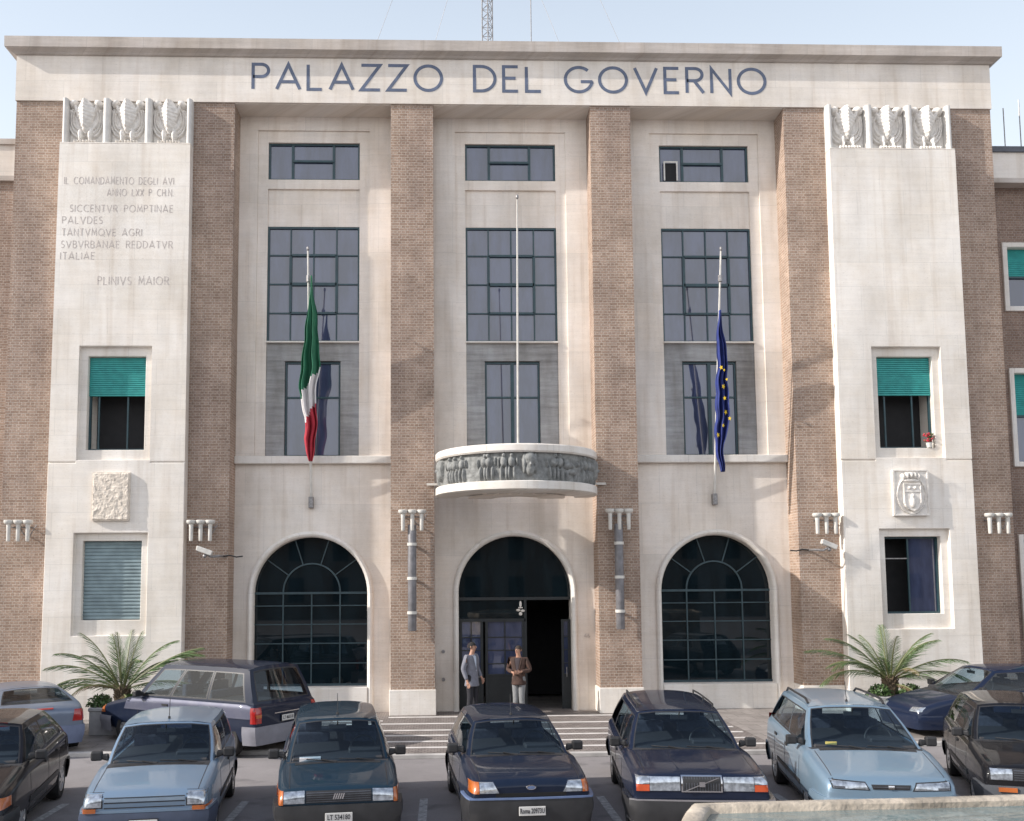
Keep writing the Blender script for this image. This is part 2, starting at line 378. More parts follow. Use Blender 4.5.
# fascia and cornice
b=B(); b.box(-11.45,15.3,-.05,.019,16.31,17.6); b.box(-11.47,-11.45,-.05,9,16.31,17.6); b.box(15.3,15.32,-.05,9,16.31,17.6)
b.box(-10.1,14.05,.019,1.3,16.29,16.349)
b.build('fascia',M['fascia'],palace)
def ring(o): # cornice profile swept round three sides
    return [(-11.47-o,9),(-11.47-o,-.05-o),(15.32+o,-.05-o),(15.32+o,9)]
b=B(); prof=[(0.0,17.58),(.05,17.585),(.10,17.63),(.2,17.68),(.235,17.70),(.24,17.99),(.21,18.0),(-.3,18.01)]
rows=[[(x,y,z) for x,y in ring(o)] for o,z in prof]; b.grid(rows); b.build('cornice',M['cornice'],palace)
# brick pilasters
PX=[(-6.8,-5.6),(-1.37,-.22),(4.09,5.2),(9.46,10.72)]
b=B()
for x0,x1 in PX: 
    o=B().box(x0,x1,0,1.3,.52,16.31).build('pilaster',M['brick'],palace)
for x0,x1 in PX:
    B().box(x0-.03,x1+.03,-.035,1.3,ZF,.52).build('pilaster_base',M['pier'],palace,bevel=.01)
for x0,x1 in ((-11.45,-10.1),(14.0,15.3)):
    B().box(x0,x1,0,.52,.0,16.31).build('pilaster',M['brick'],palace)
# piers with window openings
def pier(x0,x1,flip):
    o=B().box(x0,x1,-.3,.6,ZF,15.0).build('pier',M['pier'],palace)
    cx=(x0+x1)/2+(-.105 if not flip else .105); cs=[]
    # slightly wider at the foot, as the photograph shows
    for v in o.data.vertices:
        if v.co.z<1:
            v.co.x+= (-.06 if v.co.x<F(((x0+x1)/2,0,0))[0] else .03)
    for (zr0,zr1,zo0,zo1) in ((6.50,9.50,6.78,9.26),(1.99,4.61,2.38,4.41)):
        cs.append(B().box(cx-.94,cx+.94,-.6,-.17,zr0,zr1).build('c',M['pier']))
        cs.append(B().box(cx-.75,cx+.75,-.5,1.,zo0,zo1).build('c',M['pier']))
    for a,bb in ((x0-.3,cx-.96),(cx+.96,x1+.3)):
        cs.append(B().box(a,bb,-.4,-.27,6.42,6.455).build('c',M['pier']))
    cut(o,cs); m=o.modifiers.new('bevel','BEVEL'); m.width=.012; m.segments=1; m.limit_method='ANGLE'
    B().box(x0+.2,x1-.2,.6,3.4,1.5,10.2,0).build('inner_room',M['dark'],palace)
    # eagle storey: back wall, posts
    B().box(x0+.02,x1-.02,.02,.3,15.0,16.31).build('eagle_back_wall',M['fascia'],palace)
    B().box(x0+.0,x1-.0,-.3,.02,15.0,15.035).build('ledge',M['pier'],palace,bevel=.008)
    w=(x1-x0); pw=.19; gap=(w-2*.15-2*pw)/3
    xs=[(x0,x0+.15)]
    for k in range(2): a=x0+.15+gap*(k+1)+pw*k; xs.append((a,a+pw))
    xs.append((x1-.15,x1))
    for a,c in xs:
        p=B(); mid=(a+c)/2; hw=(c-a)/2
        poly=[(a,.02),(a,-.12)]+[(mid+hw*math.cos(t),-.12-.11*math.sin(t)) for t in [PI-PI*k/8 for k in range(1,8)]]+[(c,-.12),(c,.02)]
        p.vprism([(q[0],q[1]) for q in poly],15.03,16.31); p.build('post',M['post'],palace,smooth=35)
    return cx,[(x0+.15+k*(gap+pw),x0+.15+k*(gap+pw)+gap) for k in range(3)]
# blobs: (cx,cz,rx,rz,height,rotation)
def blob_height(blobs,x,z,grooves=0.):
    h=0
    for cx,cz,rx,rz,hh,rot in blobs:
        c,s=math.cos(rot),math.sin(rot); dx,dz=x-cx,z-cz
        u=(dx*c+dz*s)/rx; w=(-dx*s+dz*c)/rz; d=u*u+w*w
        if d<1: h=max(h,hh*math.sqrt(1-d))
    return h
EAGLE=[(.33,.24,.09,.15,.20,.12),(.62,.24,.09,.15,.20,-.12),(.33,.13,.05,.10,.22,0),(.62,.13,.05,.10,.22,0),
 (.46,.97,.11,.10,.24,0),(.12,.93,.13,.09,.20,.25),(.84,.93,.15,.09,.20,-.25),(.20,.80,.06,.16,.16,.45),(.76,.82,.06,.14,.16,-.45)]
EAGLE+=[(x_,.05,.036,.06,.27,0) for x_ in (.20,.29,.37,.46,.54,.63,.71,.79)]
def eagle_h(x,z):
    h=blob_height(EAGLE,x,z)
    # ridged breast tapering to a point between the legs
    xc=.46; w=(.07+.25*max(0,(z-.28)/.5)) if z<.78 else .32-.95*(z-.78)
    if .26<z<.99 and w>.02:
        u=abs(x-xc)/w
        if u<1: h=max(h,.09+.20*(1-u)*min(1,(z-.22)/.2)+.010*math.sin(z*80))
    # layered wing feathers behind, on both sides
    for cx_,cz_ in ((.62,.60),(.30,.60)):
        d=math.hypot(x-cx_,(z-cz_)*.85)
        for R,t,hh in ((.34,.030,.075),(.27,.028,.09),(.20,.028,.10)):
            if abs(d-R)<t and z<.80: h=max(h,hh*math.sqrt(1-((d-R)/t)**2))
        if d<.34 and z<.85: h=max(h,.035)
    return h
def relief(name,x0,x1,z0,z1,y,n,m,hf,mat,parent,scale=1.):
    b=B(); rows=[]
    for j in range(m+1):
        z=j/m; rows.append([(x0+(x1-x0)*i/n, y-hf(i/n,z)*scale, z0+(z1-z0)*z) for i in range(n+1)])
    b.grid(rows); return b.build(name,mat,parent,smooth=50)
cxL,spL=pier(-10.15,-6.70,False); cxR,spR=pier(10.6,14.08,True)
for sp in spL+spR:
    relief('eagle_relief',sp[0]+.004,sp[1]-.004,15.04,16.30,.012,60,84,eagle_h,M['relief'],palace,1.0)
# bay walls
def bay(c,i):
    x0,x1=PX[i][1],PX[i+1][0]
    o=B().box(x0-.01,x1+.01,.72,1.3,ZF,16.29).build('bay_wall',M['bay'],palace)
    cs=[B().box(c-1.55,c+1.55,.3,.77,6.7,15.9).build('c',M['bay']),
        B().box(c-1.27,c+1.27,.3,2.,14.5,15.57).build('c',M['bay']),
        B().box(c-1.27,c+1.27,.3,.83,6.70,14.23).build('c',M['bay']),
        B().box(c-1.27,c+1.27,.3,2.,9.89,13.17).build('c',M['bay']),
        B().box(c-.765,c+.765,.3,2.,6.71,9.36).build('c',M['bay'])]
    if i==1: cs.append(B().prism(arch_poly(c,1.53,-.3,3.0),.3,2.).build('c',M['bay']))
    else: cs.append(B().prism(arch_poly(c,1.53,.54,3.0),.3,2.).build('c',M['bay']))
    cut(o,cs)
    # moulding round the arch
    n=28; pts=[(c-1.53,ZF if i==1 else .54)]+[(c+1.53*math.cos(PI-PI*k/n),3.0+1.53*math.sin(PI*k/n)) for k in range(n+1)]+[(c+1.53,ZF if i==1 else .54)]
    nrm=[(-1,0)]+[(math.cos(PI-PI*k/n),math.sin(PI*k/n)) for k in range(n+1)]+[(1,0)]
    if i!=1:
        pts=[(c-1.53,ZF)]+pts+[(c+1.53,ZF)]; nrm=[(-1,0)]+nrm+[(1,0)]
    prof=[(-.01,.9),(-.01,.70),(.0,.66),(.03,.625),(.07,.61),(.11,.625),(.14,.66),(.15,.73)]
    b=B(); b.grid([[(p[0]+q[0]*d,y,p[1]+q[1]*d) for d,y in prof] for p,q in zip(pts,nrm)]); b.build('arch_moulding',M['rim'],palace,smooth=40)
    # sill band
    if i!=1: B().box(x0+.001,x1-.001,.56,.719,6.5,6.71).build('sill',M['rim'],palace,bevel=.015)
    # grey marble surround of the lower window
    b=B(); w=.76; b.box(c-1.268,c+1.268,.80,.9,9.36,9.86); b.box(c-1.268,c-w,.80,.9,6.71,9.36); b.box(c+w,c+1.268,.80,.9,6.71,9.36)
    b.build('marble_surround',M['marble'],palace,bevel=.006)
    B().box(c-1.27,c+1.27,.70,.83,9.86,9.90).build('sill',M['rim'],palace)
    # windows
    def win(name,xa,xb,za,zb,y,vs,hs,extra=(),gl=M['glass'],fw=.05,bw=.035,fm=M['frame']):
        b=B()
        b.box(xa,xa+fw,y,y+.08,za,zb);b.box(xb-fw,xb,y,y+.08,za,zb);b.box(xa+fw,xb-fw,y,y+.08,za,za+fw);b.box(xa+fw,xb-fw,y,y+.08,zb-fw,zb)
        for v in vs: b.box(v-bw/2,v+bw/2,y+.012,y+.07,za+fw,zb-fw)
        for h in hs: b.box(xa+fw,xb-fw,y+.018,y+.064,h-bw/2,h+bw/2)
        for e in extra: b.box(e[0],e[1],y-.012,y+.074,e[2],e[3])
        f=b.build(name,fm,palace)
        p=B(); p.add([(xa+.01,y+.05,za+.01),(xb-.01,y+.05,za+.01),(xb-.01,y+.05,zb-.01),(xa+.01,y+.05,zb-.01)],[(0,1,2,3)]); p.build('pane',gl,f)
        return f
    a,d=c-1.27,c+1.27
    f=win('window',a,d,14.5,15.57,.84,[a+.64+.03,a+.64+1.17],[],[(a+.67,a+1.81,15.03,15.09)],bw=.07)
    if i==2:
        p=B(); p.box(a+.13,a+.17,.80,.83,14.56,15.12);p.box(a+.49,a+.53,.80,.83,14.56,15.12);p.box(a+.17,a+.49,.80,.83,15.08,15.12);p.build('casement',M['white'],f)
        B().box(a+.17,a+.49,.86,.87,14.56,15.08).build('opening',M['dark'],f)
    q=(d-a)/4; hz=(13.17-9.89)/4
    cxs=(a+q,d-q)
    f=win('window',a,d,9.90,13.165,.84,[a+q,a+2*q,a+3*q],[9.9+hz,9.9+2*hz,9.9+3*hz],
        [(a+q-.035,a+q+.035,9.9+hz,9.9+3*hz),(d-q-.035,d-q+.035,9.9+hz,9.9+3*hz),(a+q,d-q,9.9+hz-.03,9.9+hz+.03),(a+q,d-q,9.9+3*hz-.03,9.9+3*hz+.03),(a+q,d-q,9.9+2*hz-.04,9.9+2*hz+.04)])
    win('window',c-.755,c+.755,6.72,9.35,.87,[c],[8.36],[(c-.045,c+.045,6.77,9.3)],bw=.05)
    # arched glazing
    if i!=1:
        b=B(); y=.95; fw=.04; zs=3.0
        b.box(c-1.53,c+1.53,y,y+.08,.54,.60)
        for k in (1,2,3): b.box(c-1.53+k*.765-.018,c-1.53+k*.765+.018,y+.01,y+.05,.6,zs)
        for z in (1.14,1.67,2.18,2.68): b.box(c-1.53,c+1.53,y+.014,y+.046,z-.015,z+.015)
        b.box(c-1.53,c+1.53,y,y+.06,zs+.02-.03,zs+.02+.03)
        ribbon(b,[(c+.765*math.cos(PI*k/24),zs+.05+.765*math.sin(PI*k/24)) for k in range(25)],.04,y+.004,y+.056)
        for t in (36,72,108,144):
            t=math.radians(t); b.add([(c+r*math.cos(t)+s*.014*math.sin(t),yy,zs+.05+r*math.sin(t)-s*.014*math.cos(t)) for r in (.77,1.5) for s in (-1,1) for yy in (y+.01,y+.05)],[(0,2,6,4),(0,1,3,2),(4,6,7,5),(0,4,5,1),(2,3,7,6)])
        f=b.build('arched_window',M['archframe'],palace)
        p=B(); p.add([(x,y+.045,z) for x,z in arch_poly(c,1.53,.54,3.0)],[tuple(range(31))]); p.build('pane',M['glassdark'],f)
        p=B(); rows=[]
        for zz in (.6,2.45):  # pale curtains hanging inside the right half
            rows.append([(c+.1+k*.033,y+.35+.05*math.sin(k*1.3),zz) for k in range(41)])
        B().box(c-1.53,c+1.53,y-.35,y-.02,ZF+.0,.53).build('stone_sill',M['rim'],palace,bevel=.01)
    return win
for i,c in enumerate(BAYS): win=bay(c,i)
# fasten windows into the piers
def pier_windows(cx,right):
    def opening_frame(z0,z1,split=()):
        b=B(); a,d=cx-.75,cx+.75; y=.0
        b.box(a,a+.05,y,y+.08,z0,z1);b.box(d-.05,d,y,y+.08,z0,z1);b.box(a+.05,d-.05,y,y+.08,z1-.05,z1);b.box(a+.05,d-.05,y,y+.08,z0,z0+.05)
        for s in split: b.box(s-.02,s+.02,y+.02,y+.06,z0+.05,z1-.05)
        return b.build('window',M['frame'],palace)
    def shutter(f,z0,z1,mat):
        b=B(); st=.055 if mat is M['teal'] else .088; n=int((z1-z0)/st); rows=[]
        for k in range(n+1):
            z=z0+(z1-z0)*k/n
            rows.append([(cx-.745,-.02,z),(cx+.745,-.02,z)]); rows.append([(cx-.745,-.045,z+.012),(cx+.745,-.045,z+.012)]); rows.append([(cx-.745,-.045,z+.04),(cx+.745,-.045,z+.04)])
        b.grid([[tuple(p) for p in r] for r in rows if r[0][2]<=z1+.001]); b.build('roller_shutter',mat,f)
    f=opening_frame(6.78,9.26,(cx-.5,cx+.25)); shutter(f,8.22,9.25,M['teal'])
    if right:
        f=opening_frame(2.38,4.41,(cx-.05,))
        p=B(); p.add([(cx-.04,.06,2.4),(cx+.74,.06,2.4),(cx+.74,.06,4.4),(cx-.04,.06,4.4)],[(0,1,2,3)]); p.build('pane',M['glass'],f)
        B().box(cx-.7,cx-.05,.03,.05,3.82,3.85).build('blind_rod',M['metal'],f)
    else:
        f=opening_frame(2.38,4.41); shutter(f,2.39,4.40,M['grey_shutter'])
pier_windows(cxL,False); pier_windows(cxR,True)
# entrance: hall, transom, leaves
c=BAYS[1]
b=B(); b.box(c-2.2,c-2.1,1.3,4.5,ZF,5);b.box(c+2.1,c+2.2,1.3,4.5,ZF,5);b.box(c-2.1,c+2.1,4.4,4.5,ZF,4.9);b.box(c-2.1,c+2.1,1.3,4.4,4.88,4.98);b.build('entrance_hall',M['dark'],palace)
b=B(); y=.98; zt=2.83
b.box(c-1.53,c+1.53,y,y+.1,zt-.04,zt+.04); b.box(c-1.53,c+.30,y,y+.08,zt-.62,zt-.54); b.box(c+.26,c+.33,y,y+.08,0-.1,zt-.04)
f=b.build('door_transom',M['door'],palace)
p=B(); pl=[(c-1.53,zt)]+[(c+1.53,zt)]+[(c+1.53*math.cos(PI*k/28),3.+1.53*math.sin(PI*k/28)) for k in range(29)]
p.add([(x,y+.05,z) for x,z in pl],[tuple(range(len(pl)))]); p.build('pane',M['glassdark'],f)
p=B(); p.add([(c-1.53,y+.05,zt-.56),(c+.28,y+.05,zt-.56),(c+.28,y+.05,zt-.04),(c-1.53,y+.05,zt-.04)],[(0,1,2,3)]); p.build('pane',M['glassdark'],f)
def leaf(xa,xb,name,cols,y=1.0,za=.80,zb=2.26,mat=M['door'],glm=M['glass']):
    b=B(); b.box(xa,xa+.07,y,y+.06,ZF,zb);b.box(xb-.07,xb,y,y+.06,ZF,zb);b.box(xa+.07,xb-.07,y,y+.06,ZF,za);b.box(xa+.07,xb-.07,y,y+.06,zb-.05,zb)
    for k in range(1,cols): x=xa+(xb-xa)*k/cols; b.box(x-.015,x+.015,y+.01,y+.05,za,zb-.05)
    for z in (1.08,1.44,1.79): b.box(xa+.07,xb-.07,y+.014,y+.046,z-.012,z+.012)
    b.box(xa+.1,xb-.1,y-.012,y,ZF+.1,za-.1)
    f=b.build(name,mat,palace); p=B(); p.add([(xa+.05,y+.04,za),(xb-.05,y+.04,za),(xb-.05,y+.04,zb-.03),(xa+.05,y+.04,zb-.03)],[(0,1,2,3)]); p.build('pane',glm,f)
    B().tube([(xb-.12,y-.05,.72),(xb-.12,y-.05,.98)],.015).build('handle',M['metal'],f)
leaf(c-1.5,c-.86,'door_leaf',2); leaf(c-.80,c+.27,'door_leaf',2)
leaf(c+1.27,c+1.52,'door_leaf',1)
# emblem like metal ornament hanging in the transom
b=B(); b.ell((c+.16,.93,2.68),(.035,.02,.09)); b.ell((c+.10,.93,2.52),(.06,.02,.035)); b.ell((c+.22,.93,2.50),(.06,.02,.035)); b.ell((c+.16,.93,2.42),(.05,.02,.05)); b.box(c+.1,c+.22,.92,.94,2.57,2.60)
b.build('door_ornament',M['rim'],palace)
# house number and entry buttons on the jambs
font_mesh('house_number','46',.16,M['carved'],palace,Matrix.Translation(F((3.87,.712,1.82)))@Matrix.Rotation(PI/2,4,'X'),.004)
for z in (1.44,.70): B().lathe([(0,-.04),(.045,-.04),(.05,0)],(.05-.05,.72,z),'y',14).build('door_bell',M['metal'],palace)
# blue lettering, carved inscription
for txt,xa,xb in (('PALAZZO',-5.11,.02),('DEL',.92,2.74),('GOVERNO',3.42,8.97)):
    b=B(); strokes(b,txt,xa,xb,16.69,.70,-.056,.125,.004,.30); b.build('letters',M['letter'],palace)
def insc(txt,xa,xb,z,h=.185):
    gap=.34; k=(xb-xa)/text_width(txt,gap); x=xa
    for wd in txt.split(' '):
        wl=text_width(wd,gap)*k; b=B(); strokes(b,wd,x,x+wl,z,h,-.303,.12,.002,gap); b.build('inscription_word',M['carved'],palace); x+=wl+(gap*2+glyph(' ')[0])*k
insc('IL COMANDAMENTO DEGLI AVI',-9.99,-7.12,13.88); insc('ANNO LXX P CH.N.',-8.86,-7.12,13.56)
insc('SICCENTVR POMPTINAE',-9.82,-7.13,13.12); insc('PALVDES',-10.01,-8.97,12.80); insc('TANTVMQVE AGRI',-10.01,-7.93,12.47)
insc('SVBVRBANAE REDDATVR',-10.02,-7.12,12.14); insc('ITALIAE',-10.03,-9.15,11.83); insc('PLINIVS MAIOR',-9.04,-7.20,11.15,.21)
# square plaques
o=relief('plaque',-9.0,-8.06,4.92,6.17,-.375,60,70,lambda x,z:(.03+.012*noise.noise(Vector((x*9,z*12,3)))+.008*noise.noise(Vector((x*25,z*30,1)))) if .02<x<.98 and .02<z<.98 else 0,M['rough'],palace)
B().box(-9.0,-8.06,-.372,-.3,4.92,6.17).build('plaque_block',M['rough'],palace)
def coat(x,z):
    if min(x,1-x,z,1-z)<.035: return .03
    h=0; d=math.hypot((x-.5)/.42,(z-.45)/.42)
    if d<1: h=.012
    if .93<d<1: h=.05
    sx,sz=abs(x-.5),z
    w=.25 if z>.34 else .25*math.sqrt(max(0,1-((.34-z)/.24)**2))
    if sx<w and .1<z<.70:
        h=.075
        if sx>w-.03 or z>.67 or abs(z-.52)<.012: h=.095
        h=max(h,.075+blob_height([(.5,.28,.08,.12,.07,0),(.42,.60,.05,.04,.05,0),(.58,.60,.05,.04,.05,0),(.5,.42,.05,.05,.05,0)],x,z))
    h=max(h,blob_height([(.5,.76,.26,.04,.09,0),(.28,.85,.05,.07,.10,.3),(.39,.87,.05,.08,.11,.1),(.5,.88,.05,.08,.12,0),(.61,.87,.05,.08,.11,-.1),(.72,.85,.05,.07,.10,-.3),(.5,.92,.2,.03,.08,0)],x,z))
    return h
relief('coat_of_arms',11.88,12.82,4.95,6.16,-.40,60,76,coat,M['relief'],palace); B().box(11.88,12.82,-.396,-.3,4.95,6.16).build('plaque_block',M['relief'],palace)
# ---- balcony: half round parapet with carved frieze
bal=B(); c=1.945; R=2.13; zb0,zb1,zb2,zb3=5.52,5.75,6.47,6.66
def bq(t,r): return (c-r*math.cos(t),-r*math.sin(t)*.97)
def half(mb,prof,n=64):
    mb.grid([[(*bq(PI*k/n,r),z) for r,z in prof] for k in range(n+1)])
m=B(); half(m,[(0.0,5.60),(R-.6,5.53),(R-.58,5.49),(R-.25,5.49),(R-.06,5.51),(R,5.55),(R,zb1-.02),(R-.02,zb1),(R-.25,zb1)]); balc=m.build('balcony',M['rim'],palace,smooth=35)
m=B(); half(m,[(R-.25,zb2-.02),(R-.03,zb2-.02),(R+.0,zb2+.02),(R,zb3-.03),(R-.03,zb3),(R-.25,zb3),(R-.27,zb3-.05),(R-.27,5.6)]); m.build('parapet_rim',M['rim'],balc,smooth=35)
FIG=[]
def man(u,s=1.,lean=0.):
    w=.011*s
    FIG.extend([(u+lean*.02,.88,w*.75,.085,.07,0),(u+lean*.012,.64,w*1.35,.18,.085,0),(u-w*.9,.27,w*.62,.26,.07,0),(u+w*.9,.27,w*.62,.26,.07,0),
      (u-w*1.9,.62,w*.4,.17,.06,0),(u+w*1.9,.66,w*.4,.16,.06,0)])
for u,l in ((.17,0),(.205,0),(.245,0),(.345,.5),(.375,-.4),(.43,0),(.46,0),(.62,.7),(.655,0),(.80,0),(.835,.3),(.875,0),(.03,0),(.965,0)): man(u,1,l)
for u in (.075,.53,.93): FIG.extend([(u,.72,.026,.27,.12,0),(u,.42,.02,.26,.11,0),(u-.022,.6,.009,.36,.09,0),(u+.022,.6,.009,.36,.09,0),(u,.55,.006,.10,.15,0)])
FIG.extend([(.70,.55,.03,.13,.08,0),(.72,.35,.03,.12,.07,0),(.75,.62,.012,.09,.07,0),(.69,.2,.006,.2,.06,0),(.735,.2,.006,.2,.06,0)])
m=B(); rows=[]; nu,nz=420,34
for j in range(nz+1):
    z=j/nz; row=[]
    for i in range(nu+1):
        u=i/nu; h=blob_height(FIG,u,z)*1.35+.012*noise.noise(Vector((u*60,z*7,0)))
        row.append((*bq(PI*u,R-.12+h),zb1+(zb2-zb1)*z))
    rows.append(row)
m.grid(rows); m.build('carved_frieze',M['frieze'],balc,smooth=60)
m=B()
for k in range(7):
    m.lathe([(0,-.03),(.05,-.03),(.07,0)],(c-.9+.3*k,-1.35,5.50),'z',10)
m.lathe([(.55,-.0),(.62,-.03),(1.25,-.03),(1.3,0)],(c,-.0,5.50),'z',30,a0=PI,a1=2*PI); m.build('soffit_moulding',M['bay'],balc,smooth=35)
m=B(); m.box(-.42,-.1,-.08,-.02,5.83,5.89); m.box(3.95,4.32,-.08,-.02,5.83,5.89); m.build('balcony_bracket',M['rim'],balc)

# ============================================================ WINGS
def wing(x0,x1,name,label,wins):
    r=empty(name,(0,0,0),0,label,'building')
    o=B().box(x0,x1,1.0,9,ZF,14.5).build('wall',M['brick_shaded' if x0>0 else 'brick'],r)
    cs=[B().box(a,d,.5,1.25,z0,z1).build('c',M['brick']) for a,d,z0,z1 in wins]
    if cs: cut(o,cs)
    B().box(x0-.0,x1,.62 if x0>0 else .9,9,14.48,14.62).build('eaves_slab',M['cornice'],r)
    B().box(x0,x1,.9,9,14.62,15.5).build('parapet',M['fascia'],r)
    B().box(x0,x1,.84,9.05,15.5,15.66).build('coping',M['darkmetal' if x0>0 else 'cornice'],r)
    for k,(a,d,z0,z1) in enumerate(wins):
        b=B(); t=.14
        b.box(a,a+t,.93,1.22,z0,z1);b.box(d-t,d,.93,1.22,z0,z1);b.box(a+t,d-t,.93,1.22,z1-t,z1);b.box(a+t,d-t,.93,1.22,z0,z0+t)
        f=b.build('window',M['rim'],r,bevel=.01)
        p=B(); y=1.2; p.add([(a+t,y,z0+t),(d-t,y,z0+t),(d-t,y,z1-t),(a+t,y,z1-t)],[(0,1,2,3)]); p.build('pane',M['glass'],f)
        zz=z0+(z1-z0)*(.53 if k!=2 else .4); b=B(); n=int((z1-t-zz)/.055)
        rows=[]
        for q in range(n+1):
            z=zz+(z1-t-zz)*q/n; rows+=[[(a+t,1.14,z),(d-t,1.14,z)],[(a+t,1.12,z+.02),(d-t,1.12,z+.02)]]
        b.grid(rows); b.build('roller_shutter',M['teal'],f)
        B().box(a+t,d-t,1.13,1.17,zz-.05,zz).build('shutter_rail',M['frame'],f)
    return r
wing(15.33,30,'brick_wing','shaded brick side wing with teal shuttered windows at the right edge',[(16.0,17.9,10.85,12.85),(16.0,17.9,6.4,9.2),(16.0,17.9,1.6,4.5),(20,21.9,10.85,12.85),(20,21.9,6.4,9.2)])
wing(-30,-11.48,'brick_wing','brick side wing with a pale stone parapet at the left edge',[(-14.6,-12.7,6.4,9.2),(-14.6,-12.7,10.85,12.85)])
# ============================================================ FITTINGS
def triple_lamp(x,z,label,y=-.0):
    g='three headed uplight brackets on the brick'
    r=empty('wall_lamp',F((x,y,z)),0,label,'lamp',g)
    for k in (-1,0,1):
        b=MB(); px=k*.225
        b.lathe([(0,-.42),(.035,-.42),(.045,-.40),(.05,-.1),(.055,-.02),(.10,.0),(.115,.03),(.115,.075),(.10,.085),(0,.085)],(px,-.28,0),'z',14)
        b.build('lamp_cup',M['white'],r,smooth=40)
    b=MB(); b.tube([(-.27,-.16,-.08),(.3,-.16,-.08)],.016); 
    for px in (-.2,.2): b.tube([(px,-.16,-.08),(px,.0,-.08)],.014)
    b.tube([(.0,-.16,-.1),(.1,-.2,-.25),(.2,-.12,-.3),(.3,-.1,-.1),(.34,-.05,-.02)],.012); b.build('bracket',M['metal'],r)
    return r
triple_lamp(-10.88,4.86,'three headed white uplight at far left, beside the camera-less brick strip by the left pier')
for x,z,l in ((-6.24,4.84,'three headed white uplight above the left security camera'),
    (-.79,5.08,'three headed white uplight at the top of the tube left of the entrance'),
    (4.62,5.08,'three headed white uplight at the top of the tube right of the entrance'),
    (10.10,4.94,'three headed white uplight above the right security camera'),
    (14.72,4.92,'three headed white uplight on the rightmost brick strip')): triple_lamp(x,z,l)
for o in COL.objects:
    if o.name=='wall_lamp': o['label']='three headed white uplight on the leftmost brick strip, left of the grey shutter'
for x,l in ((-.80,'long grey wall tube with three white bands left of the arched entrance'),(4.61,'long grey wall tube with three white bands right of the arched entrance')):
    r=empty('wall_sconce',F((x,0,2.04)),0,l,'sconce','banded tubes beside the entrance')
    b=MB(); H=2.55; b.lathe([(0,0),(.095,0),(.105,.02),(.105,H-.02),(.095,H),(0,H)],(0,-.2,0),'z',20); t=b.build('tube',M['tube'],r,smooth=40)
    for z in (.40,1.22,2.04):
        b=MB(); b.lathe([(.10,z),(.12,z),(.12,z+.07),(.10,z+.07)],(0,-.2,0),'z',20); b.box(-.03,.03,-.09,0,z+.01,z+.07); b.build('band',M['white'],r)
for x,z,s,l in ((-6.05,4.05,1,'white security camera on a bracket at the left, pointing left'),(10.05,4.12,-1,'white security camera at the right above the palm, tilted up')):
    r=empty('security_camera',F((x+.3*s,0,z-.05)),0,l,'security camera','security cameras')
    b=MB(); rt=Matrix.Rotation(.35 if s>0 else .4,3,'Y')
    vs=[(-.19,-.07,-.06),(.19,-.07,-.06),(.19,.07,-.06),(-.19,.07,-.06),(-.21,-.07,.06),(.19,-.07,.06),(.19,.07,.06),(-.21,.07,.06)]
    vs=[rt@Vector(v)+Vector((-.32*s,-.40,.12)) for v in vs]
    b.add(vs,[(0,3,2,1),(4,5,6,7),(0,1,5,4),(1,2,6,5),(2,3,7,6),(3,0,4,7)]); b.build('housing',M['white'],r,bevel=.015)
    b=MB(); b.tube([(-.3*s,-.40,.05),(-.18*s,-.38,-.02),(0,-.3,.0),(.02*s,0,0)],.025); b.ell((-.32*s,-.4,-.0),(.05,.05,.05)); b.build('arm',M['metal'],r,smooth=40)
    b=MB(); b.tube([(0,-.03,0),(.2*s,-.02,.02),(.35*s,-.02,-.02),(.5*s,-.02,.0)],.016); b.build('cable',M['black'],r)
# flag poles
def pole(base,tip,rad,label,bracket=True):
    p0,p1=Vector(F(base)),Vector(F(tip)); r=empty('flagpole',p0,0,label,'flagpole','flagpoles on the facade')
    d=p1-p0
    b=MB(); b.tube([(0,0,0),tuple(d*.5),tuple(d)],[rad,rad*.9,rad*.6],10); b.build('pole',M['white'],r,smooth=40)
    b=MB(); b.ell(tuple(d*1.005),(.035,.035,.06)); b.build('finial',M['metal'],r,smooth=60)
    if bracket:
        b=MB(); b.box(-.06,.06,-.09,.10,-.12,.16); b.tube([(0,0,.1),tuple(d*.13)],.035); b.build('socket',M['metal'],r,bevel=.01)
        b=MB(); q=d*.89; b.tube([tuple(q-Vector((.0,0,.08))),tuple(q+Vector((0,0,.08)))],.05,8); b.tube([tuple(q),tuple(q+Vector((0,.12,.1)))],.012); b.build('pulley',M['metal'],r)
    return r
pole((-3.54,.66,5.43),(-3.47,-.85,11.91),.035,'slim white flagpole on the left bay carrying the Italian tricolour')
pole((7.42,.66,5.47),(7.35,-.85,11.95),.035,'slim white flagpole on the right bay carrying the blue starred flag')
pole((1.86,-1.85,6.62),(1.83,-2.8,12.52),.026,'tall bare flagpole without a flag rising from the round balcony',False)
def px_to(x,z_px,y):  # only used to turn measured outlines into metres on the flag's own plane
    return None
